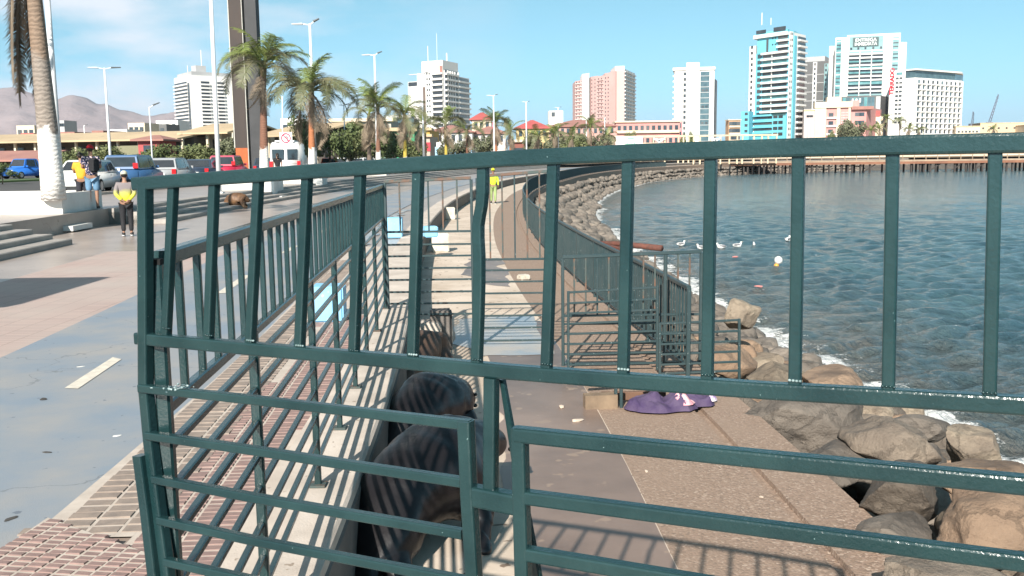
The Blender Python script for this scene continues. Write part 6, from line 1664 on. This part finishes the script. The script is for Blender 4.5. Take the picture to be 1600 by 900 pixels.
# the long station shed at the left
def shed(lab, x0, d0, x1, d1, ye, yr, wall, roof, dep=14, gaps=9, name='station_shed'):
    A = px_pt(x0, d0); B = px_pt(x1, d1); t = (B-A).normalized(); n = Vector((-t.y, t.x, 0)); n = n if n.y > 0 else -n
    b = Bld(name, lab, [A, B, B+n*dep, A+n*dep]); ze = zpx(x1, ye, d1); zr_ = zpx(x1, yr, d1); L_ = L2(A, B)
    b.prism('wall', wall, [A+n*3, B+n*3, B+n*dep, A+n*dep], TOP, ze)
    o = b.O; vs = [(p.x-o.x, p.y-o.y, z-TOP) for p, z in ((A-n*.8, ze-.25), (B-n*.8, ze-.25), (B+n*dep*.5, zr_), (A+n*dep*.5, zr_), (A+n*(dep+.8), ze-.25), (B+n*(dep+.8), ze-.25))]
    vs += [(x, y, z-.22) for x, y, z in vs]
    MB().add(vs, [(0, 1, 2, 3), (3, 2, 5, 4), (0, 1, 7, 6), (1, 2, 8, 7), (2, 5, 11, 8), (5, 4, 10, 11), (4, 3, 9, 10), (3, 0, 6, 9), (6, 7, 8, 9), (9, 8, 11, 10)]).build('roof', roof, b.root)
    for i in range(gaps+1):
        u = L_*i/gaps; b.block('post', BCREAM, A, B, u-.14, u+.14, TOP, ze-.3, -.5, -.2)
        if i < gaps: b.block('opening', WIN, A, B, u+.8, u+L_/gaps-.8, TOP+.4, ze-1.0, -2.98, -2.9)
    return b
shed('long station shed with a tan roof stretching behind the car park at the left', -160, 128, 283, 118, 213, 201, SHADEW, TANR, 16, 14)
shed('tan roofed hall right behind the hotel foot and the thick mast', 284, 122, 362, 120, 203, 189, BCREAM, TANR, 14, 4)
shed('tan roofed hall seen between the slabs and the wide palm', 400, 125, 490, 118, 206, 188, SHADEW, TANR, 14, 5)
shed('lower brown roofed shelter in front of the station shed at far left', -60, 106, 66, 104, 245, 234, SHADEW, BROWN_R, 8, 5)
shed('olive roofed shelter behind the blue hatchback', 150, 108, 228, 106, 243, 226, SHADEW, mat('olive roof', (.26, .24, .14), .85), 8, 4)
hip_house('red_kiosk', 'small red boarded kiosk with a hipped roof in front of the station shed', 216, 250, 218, 210, 104, mat('red boards', (.46, .09, .09), .85), BROWN_R, 5, 1, cat='kiosk')
for x0, x1, yt, d, m, lab in ((28, 56, 196, 300, BCREAM, 'tan house on the slope at the far left'), (34, 54, 208, 280, RED_R, 'red walled house below the tan one at the far left'), (96, 118, 206, 210, BROWN_R, 'first dark roof vent house on the shed line'), (145, 163, 204, 210, BROWN_R, 'second dark roof house on the shed line'),
                             (172, 200, 202, 300, BWH, 'white house left of the larger pale gable'), (202, 228, 192, 310, BCREAM, 'pale gabled house above the shed roof'), (225, 262, 194, 330, BGREY, 'dark flat block behind the pale gable'), (246, 280, 188, 360, BWH, 'white flat block left of the hotel foot'), (95, 103, 188, 420, BLGREY, 'narrow grey tower far behind the leaning palm'), (440, 475, 185, 210, BWH, 'white flat roofed block above the wide palm fronds')):
    flat_block('town_house', lab, x0, x1, yt, d, m, 10, 3, 1, 1.2, 1.3)

# ------------------------------------------------------------------ trees and hedges
LEAFM = [mat('hedge leaf', (.06, .088, .028), .7, (.105, .125, .042), .7, mix=(.3, .7)), mat('olive leaf', (.10, .122, .045), .7, (.145, .155, .06), .7, mix=(.3, .7)), mat('grey green leaf', (.135, .14, .08), .7, (.095, .105, .055), .7, mix=(.3, .7))]
WOOD = mat('tree bark', (.10, .075, .055), .9, (.06, .045, .035), 5)
def crown_mesh(seed, m, n=3400, leaf=.06, flat=.8):
    rnd = random.Random(seed); cl = [(Vector((rnd.gauss(0, .42), rnd.gauss(0, .42), rnd.uniform(-.35, .55)*flat)), rnd.uniform(.26, .48)) for _ in range(13)]; vs = []; fs = []
    for _ in range(n):
        c, r = rnd.choice(cl); d = Vector((rnd.gauss(0, 1), rnd.gauss(0, 1), rnd.gauss(0, 1))).normalized(); p = c + d*r*rnd.uniform(.55, 1.08)
        u = Vector((rnd.gauss(0, 1), rnd.gauss(0, 1), rnd.gauss(0, 1))).normalized(); w = (d+u*.6).cross(u).normalized(); s_ = leaf*rnd.uniform(.6, 1.4); i = len(vs)
        vs += [p-u*s_, p+w*s_*.6, p+u*s_, p-w*s_*.6]; fs.append((i, i+1, i+2, i+3))
    return MB().add(vs, fs).mesh('crown', m)
CROWNS = [crown_mesh(40+i, LEAFM[i % 3]) for i in range(6)]
def tree(lab, px, yb, yt, d, wpx, k, cat='tree', group='trees behind the car park', z=TOP):
    b = at_d(px, yb, d); zt = at_d(px, yt, d).z; H_ = zt-z; Wd = wpx*d/1500/2
    root = thing('broadleaf_tree', lab, cat, (b.x, b.y, z), 0, group); rnd = random.Random(int(px))
    mb = MB(); th = H_*.42; mb.tube([(0, 0, 0), (.05, 0, th*.5), (0, .05, th)], [.05*H_*.6, .035*H_*.6, .025*H_*.6], 8)
    for i in range(4):
        a = i*1.6+px; mb.tube([(0, .02, th*.8), (math.cos(a)*Wd*.3, math.sin(a)*Wd*.3, H_*.6), (math.cos(a)*Wd*.5, math.sin(a)*Wd*.5, H_*.78)], [.02*H_*.6, .012*H_*.6, .005*H_], 6)
    mb.build('trunk', WOOD, root, True)
    o = link('crown', CROWNS[k], root, (0, 0, H_*.56)); o.scale = (Wd*1.02, Wd*1.02, H_*.52); o.rotation_euler = (0, 0, px)
    return root
for a in [('dark rounded tree rising above the car park behind the van', 472, 250, 176, 92, 64, 0), ('dark green tree just right of the orange banded palm', 515, 250, 180, 95, 70, 3), ('olive tree right of the dark rounded pair', 548, 250, 190, 100, 60, 1),
          ('dusty tree in front of the pale flat house', 580, 250, 195, 104, 60, 3), ('bushy tree below the green netting', 615, 249, 204, 112, 60, 0), ('small tree between the netting and the yellow banded palm', 645, 248, 210, 122, 50, 1),
          ('hedge tree behind the blue hatchback', 170, 255, 222, 92, 70, 1), ('hedge tree behind the silver wagon', 255, 254, 224, 90, 80, 0), ('olive hedge tree behind the red car', 320, 254, 220, 90, 80, 1), ('dark hedge tree left of the twin slabs', 352, 254, 212, 92, 60, 2),
          ('hedge tree behind the two people at the planter', 120, 256, 226, 88, 60, 1), ('grey tree in front of the yellow house', 832, 243, 205, 190, 46, 2), ('grey green tree below the long dull red roof', 885, 243, 202, 200, 60, 5), ('pale olive tree beside the tall distant palm', 905, 243, 208, 190, 50, 4),
          ('dusty tree left of the white billboard', 938, 242, 205, 205, 44, 2), ('grey tree behind palms right of the stepped tower', 755, 245, 206, 160, 50, 2), ('dusty tree under the brownish pink roof', 715, 245, 210, 150, 50, 5),
          ('green shrub left of the coral block', 975, 240, 203, 300, 22, 1), ('second green shrub in front of the coral block', 986, 240, 204, 300, 20, 4), ('shrub at the foot of the slender tower', 1068, 236, 205, 330, 12, 1), ('round shrub right of it at the slender tower foot', 1079, 236, 204, 330, 14, 0),
          ('spreading grey tree in front of the red walled building', 1336, 232, 182, 420, 44, 2), ('second crown of the grey tree before the red building', 1322, 232, 186, 425, 30, 5), ('small green tree left of the spreading grey one', 1300, 232, 200, 420, 16, 1)]:
    tree(*a)
tree('dark round bush at the far left edge beyond the road', 4, 290, 254, 62, 44, 0, 'bush', None)
for px, py, cy, d, lab in ((1385, 226, 186, 420, 'far palm left of the hotel door'), (1406, 226, 190, 420, 'far palm in front of the hotel windows'), (1374, 226, 202, 410, 'low far palm near the red building'), (1420, 226, 202, 410, 'low far palm at the foot of the hotel'), (1436, 226, 203, 410, 'rightmost low palm at the hotel foot'), (1362, 226, 205, 405, 'low palm below the cream and red house'), (1552, 226, 202, 560, 'tiny palm in front of the sandy warehouse')):
    bb = at_d(px, py, d); tt = at_d(px, cy, d); palm(lab, (bb.x, bb.y, TOP), (tt.x, tt.y, tt.z), .3, .2, T_DK, 6, 7, 5, int(px), 1.9, 'palms on the far shore')

# ------------------------------------------------------------------ pier with its old timber frames, billboard
DECK = mat('pier timber', (.36, .27, .19), .9, (.26, .19, .135), .5); PILE = mat('dark pile', (.055, .045, .04), .9, (.035, .03, .028), .6); RUSTD = mat('rusty deck edge', (.26, .12, .07), .9, (.18, .08, .05), .4)
pA = px_pt(978, 224); pB = px_pt(1740, 222); b = Bld('pier', 'long timber pier on dark piles crossing the bay', [pA, pB], SEA, 'pier'); LW = L2(pA, pB); t = (pB-pA).normalized(); n_ = Vector((-t.y, t.x, 0)); n_ = n_ if n_.y > 0 else -n_
zd = -.35
b.prism('deck', DECK, [pA, pB, pB+n_*7, pA+n_*7], zd, zd+.35); b.block('edge_beam', RUSTD, pA, pB, 0, LW, zd-.55, zd-.02, -.3, .12); b.block('handrail', DECK, pA, pB, 0, LW, zd+1.35, zd+1.47, -.3, -.15); b.block('handrail', DECK, pA, pB, 0, LW, zd+.85, zd+.95, -.3, -.15)
nb = int(LW/2.6)
rnd = random.Random(5)
for i in range(nb+1):
    u = LW*i/nb; b.block('rail_post', DECK, pA, pB, u-.07, u+.07, zd+.35, zd+1.4, -.32, -.14)
for i in range(int(LW/1.35)):
    u = 1.35*i+rnd.uniform(-.4, .4)
    if rnd.random() < .9:
        b.block('pile', PILE, pA, pB, u-.17, u+.17, SEA-1, zd-.56, -.8, -.4)
        b.block('pile', PILE, pA, pB, u+.5-.17, u+.5+.17, SEA-1, zd-.56, -6.6, -6.2)
for i in range(0, int(LW/5)):
    if rnd.random() < .7:
        u = 5*i; p0 = pA+t*u-n_*-.6; p1 = pA+t*(u+2.6)-n_*-.6
        MB().bar((p0.x-b.O.x, p0.y-b.O.y, .3), (p1.x-b.O.x, p1.y-b.O.y, zd-.6-SEA), .22).build('brace', PILE, b.root)
wg = px_pt(1185, 230); 
FRAME = mat('sun bleached timber', (.62, .50, .34), .85, (.5, .4, .27), .8)
pA2 = px_pt(956, 214); pB2 = px_pt(1215, 213); b = Bld('wharf_timbers', 'row of pale timber posts and beams of the old wharf above the pier', [pA2, pB2], zd, 'timber frame'); LW = L2(pA2, pB2)
zt = zpx(1080, 211, 213)
b.block('beam', FRAME, pA2, pB2, 0, LW, zt-.35, zt, -.2, .2)
for x in (957, 1001, 1021, 1039, 1060, 1068, 1076, 1084, 1094, 1110, 1126, 1140, 1152, 1160, 1178, 1190, 1200, 1213):
    u = LW*(x-956)/259; b.block('post', FRAME, pA2, pB2, u-.16, u+.16, zd, zt-.36, -.15, .15)
for x0, x1 in ((1021, 1039), (1110, 1126)):
    for s0, s1 in ((0, 1), (1, 0)):
        p0 = pA2.lerp(pB2, (x0-956)/259); p1 = pA2.lerp(pB2, (x1-956)/259); q0 = Vector((p0.x-b.O.x, p0.y-b.O.y-.25-.1*s0, 0)); q1 = Vector((p1.x-b.O.x, p1.y-b.O.y-.25-.1*s0, 0))
        MB().bar(q0+Z3*(zt-zd-.5-(2.0 if s0 else 0)), q1+Z3*(zt-zd-.5-(2.0 if s1 else 0)), .2).build('cross_brace', BWH, b.root)
    b.block('beam', BWH, pA2, pB2, LW*(x0-956)/259, LW*(x1-956)/259, zt-1.0, zt-.7, .2, .45)
A = px_pt(962, 206); B = px_pt(1004, 206); b = Bld('billboard', 'white billboard with a green leaf mark and green lettering by the pier', [A, B], TOP, 'billboard'); LW = L2(A, B); z0_ = zpx(983, 230, 206); z1_ = zpx(983, 213.5, 206)
b.block('panel', BWH, A, B, 0, LW, z0_, z1_, -.1, .1)
for u in (.3, LW-.3): b.block('post', FRAME, A, B, u-.1, u+.1, TOP, z0_+.4, -.4, -.2)
GR = mat('green print', (.05, .42, .22), .6)
o = b.block('leaf_mark', GR, A, B, LW*.42, LW*.68, z1_-.52, z1_-.34, .1, .13)
for i in range(7): b.block('letter_mark', GR, A, B, LW*(.36+.062*i), LW*(.36+.062*i)+LW*.045, z0_+.35, z0_+.75+.1*(i % 2), .1, .13)
# buildings and a wall closing the far shore between the pier and the town
flat_block('shore_wall', 'low pale wall along the far shore behind the pier', 960, 1700, 234, 285, BCREAM, 2, 2, 1, .3, .3)

# invented hut, unseen at the left, added to cast a shadow into view
kb = thing('booth', 'made-up hut left of the view, added to cast a shadow', 'booth', (-8.9, 9.0, 0))
MB().box((-1.2, -1.2, 0), (1.2, 1.2, 2.75)).build('wall', WHITEP, kb); MB().box((-1.4, -1.4, 2.76), (1.4, 1.4, 2.95)).build('roof', BROWN_R, kb)
MB().box((1.2, -.8, 1.0), (1.23, .8, 2.1)).build('shutter', GREYW, kb); MB().box((1.2, -1.0, .9), (1.5, 1.0, .95)).build('counter', TIM, kb)
# sea haze over everything
hz_m = bpy.data.materials.new('haze'); hz_m.use_nodes = True; nt = hz_m.node_tree
for n in list(nt.nodes): nt.nodes.remove(n)
pv = nt.nodes.new('ShaderNodeVolumePrincipled'); pv.inputs['Color'].default_value = (.84, .88, 1.0, 1); pv.inputs['Density'].default_value = HAZE_D; pv.inputs['Anisotropy'].default_value = .1
om = nt.nodes.new('ShaderNodeOutputMaterial'); nt.links.new(pv.outputs[0], om.inputs['Volume'])
o = MB().box((-12500, -900, -8), (12500, 13000, 520)).build('haze', hz_m); tag(o, None, None, None, 'stuff')
bpy.context.view_layer.update()
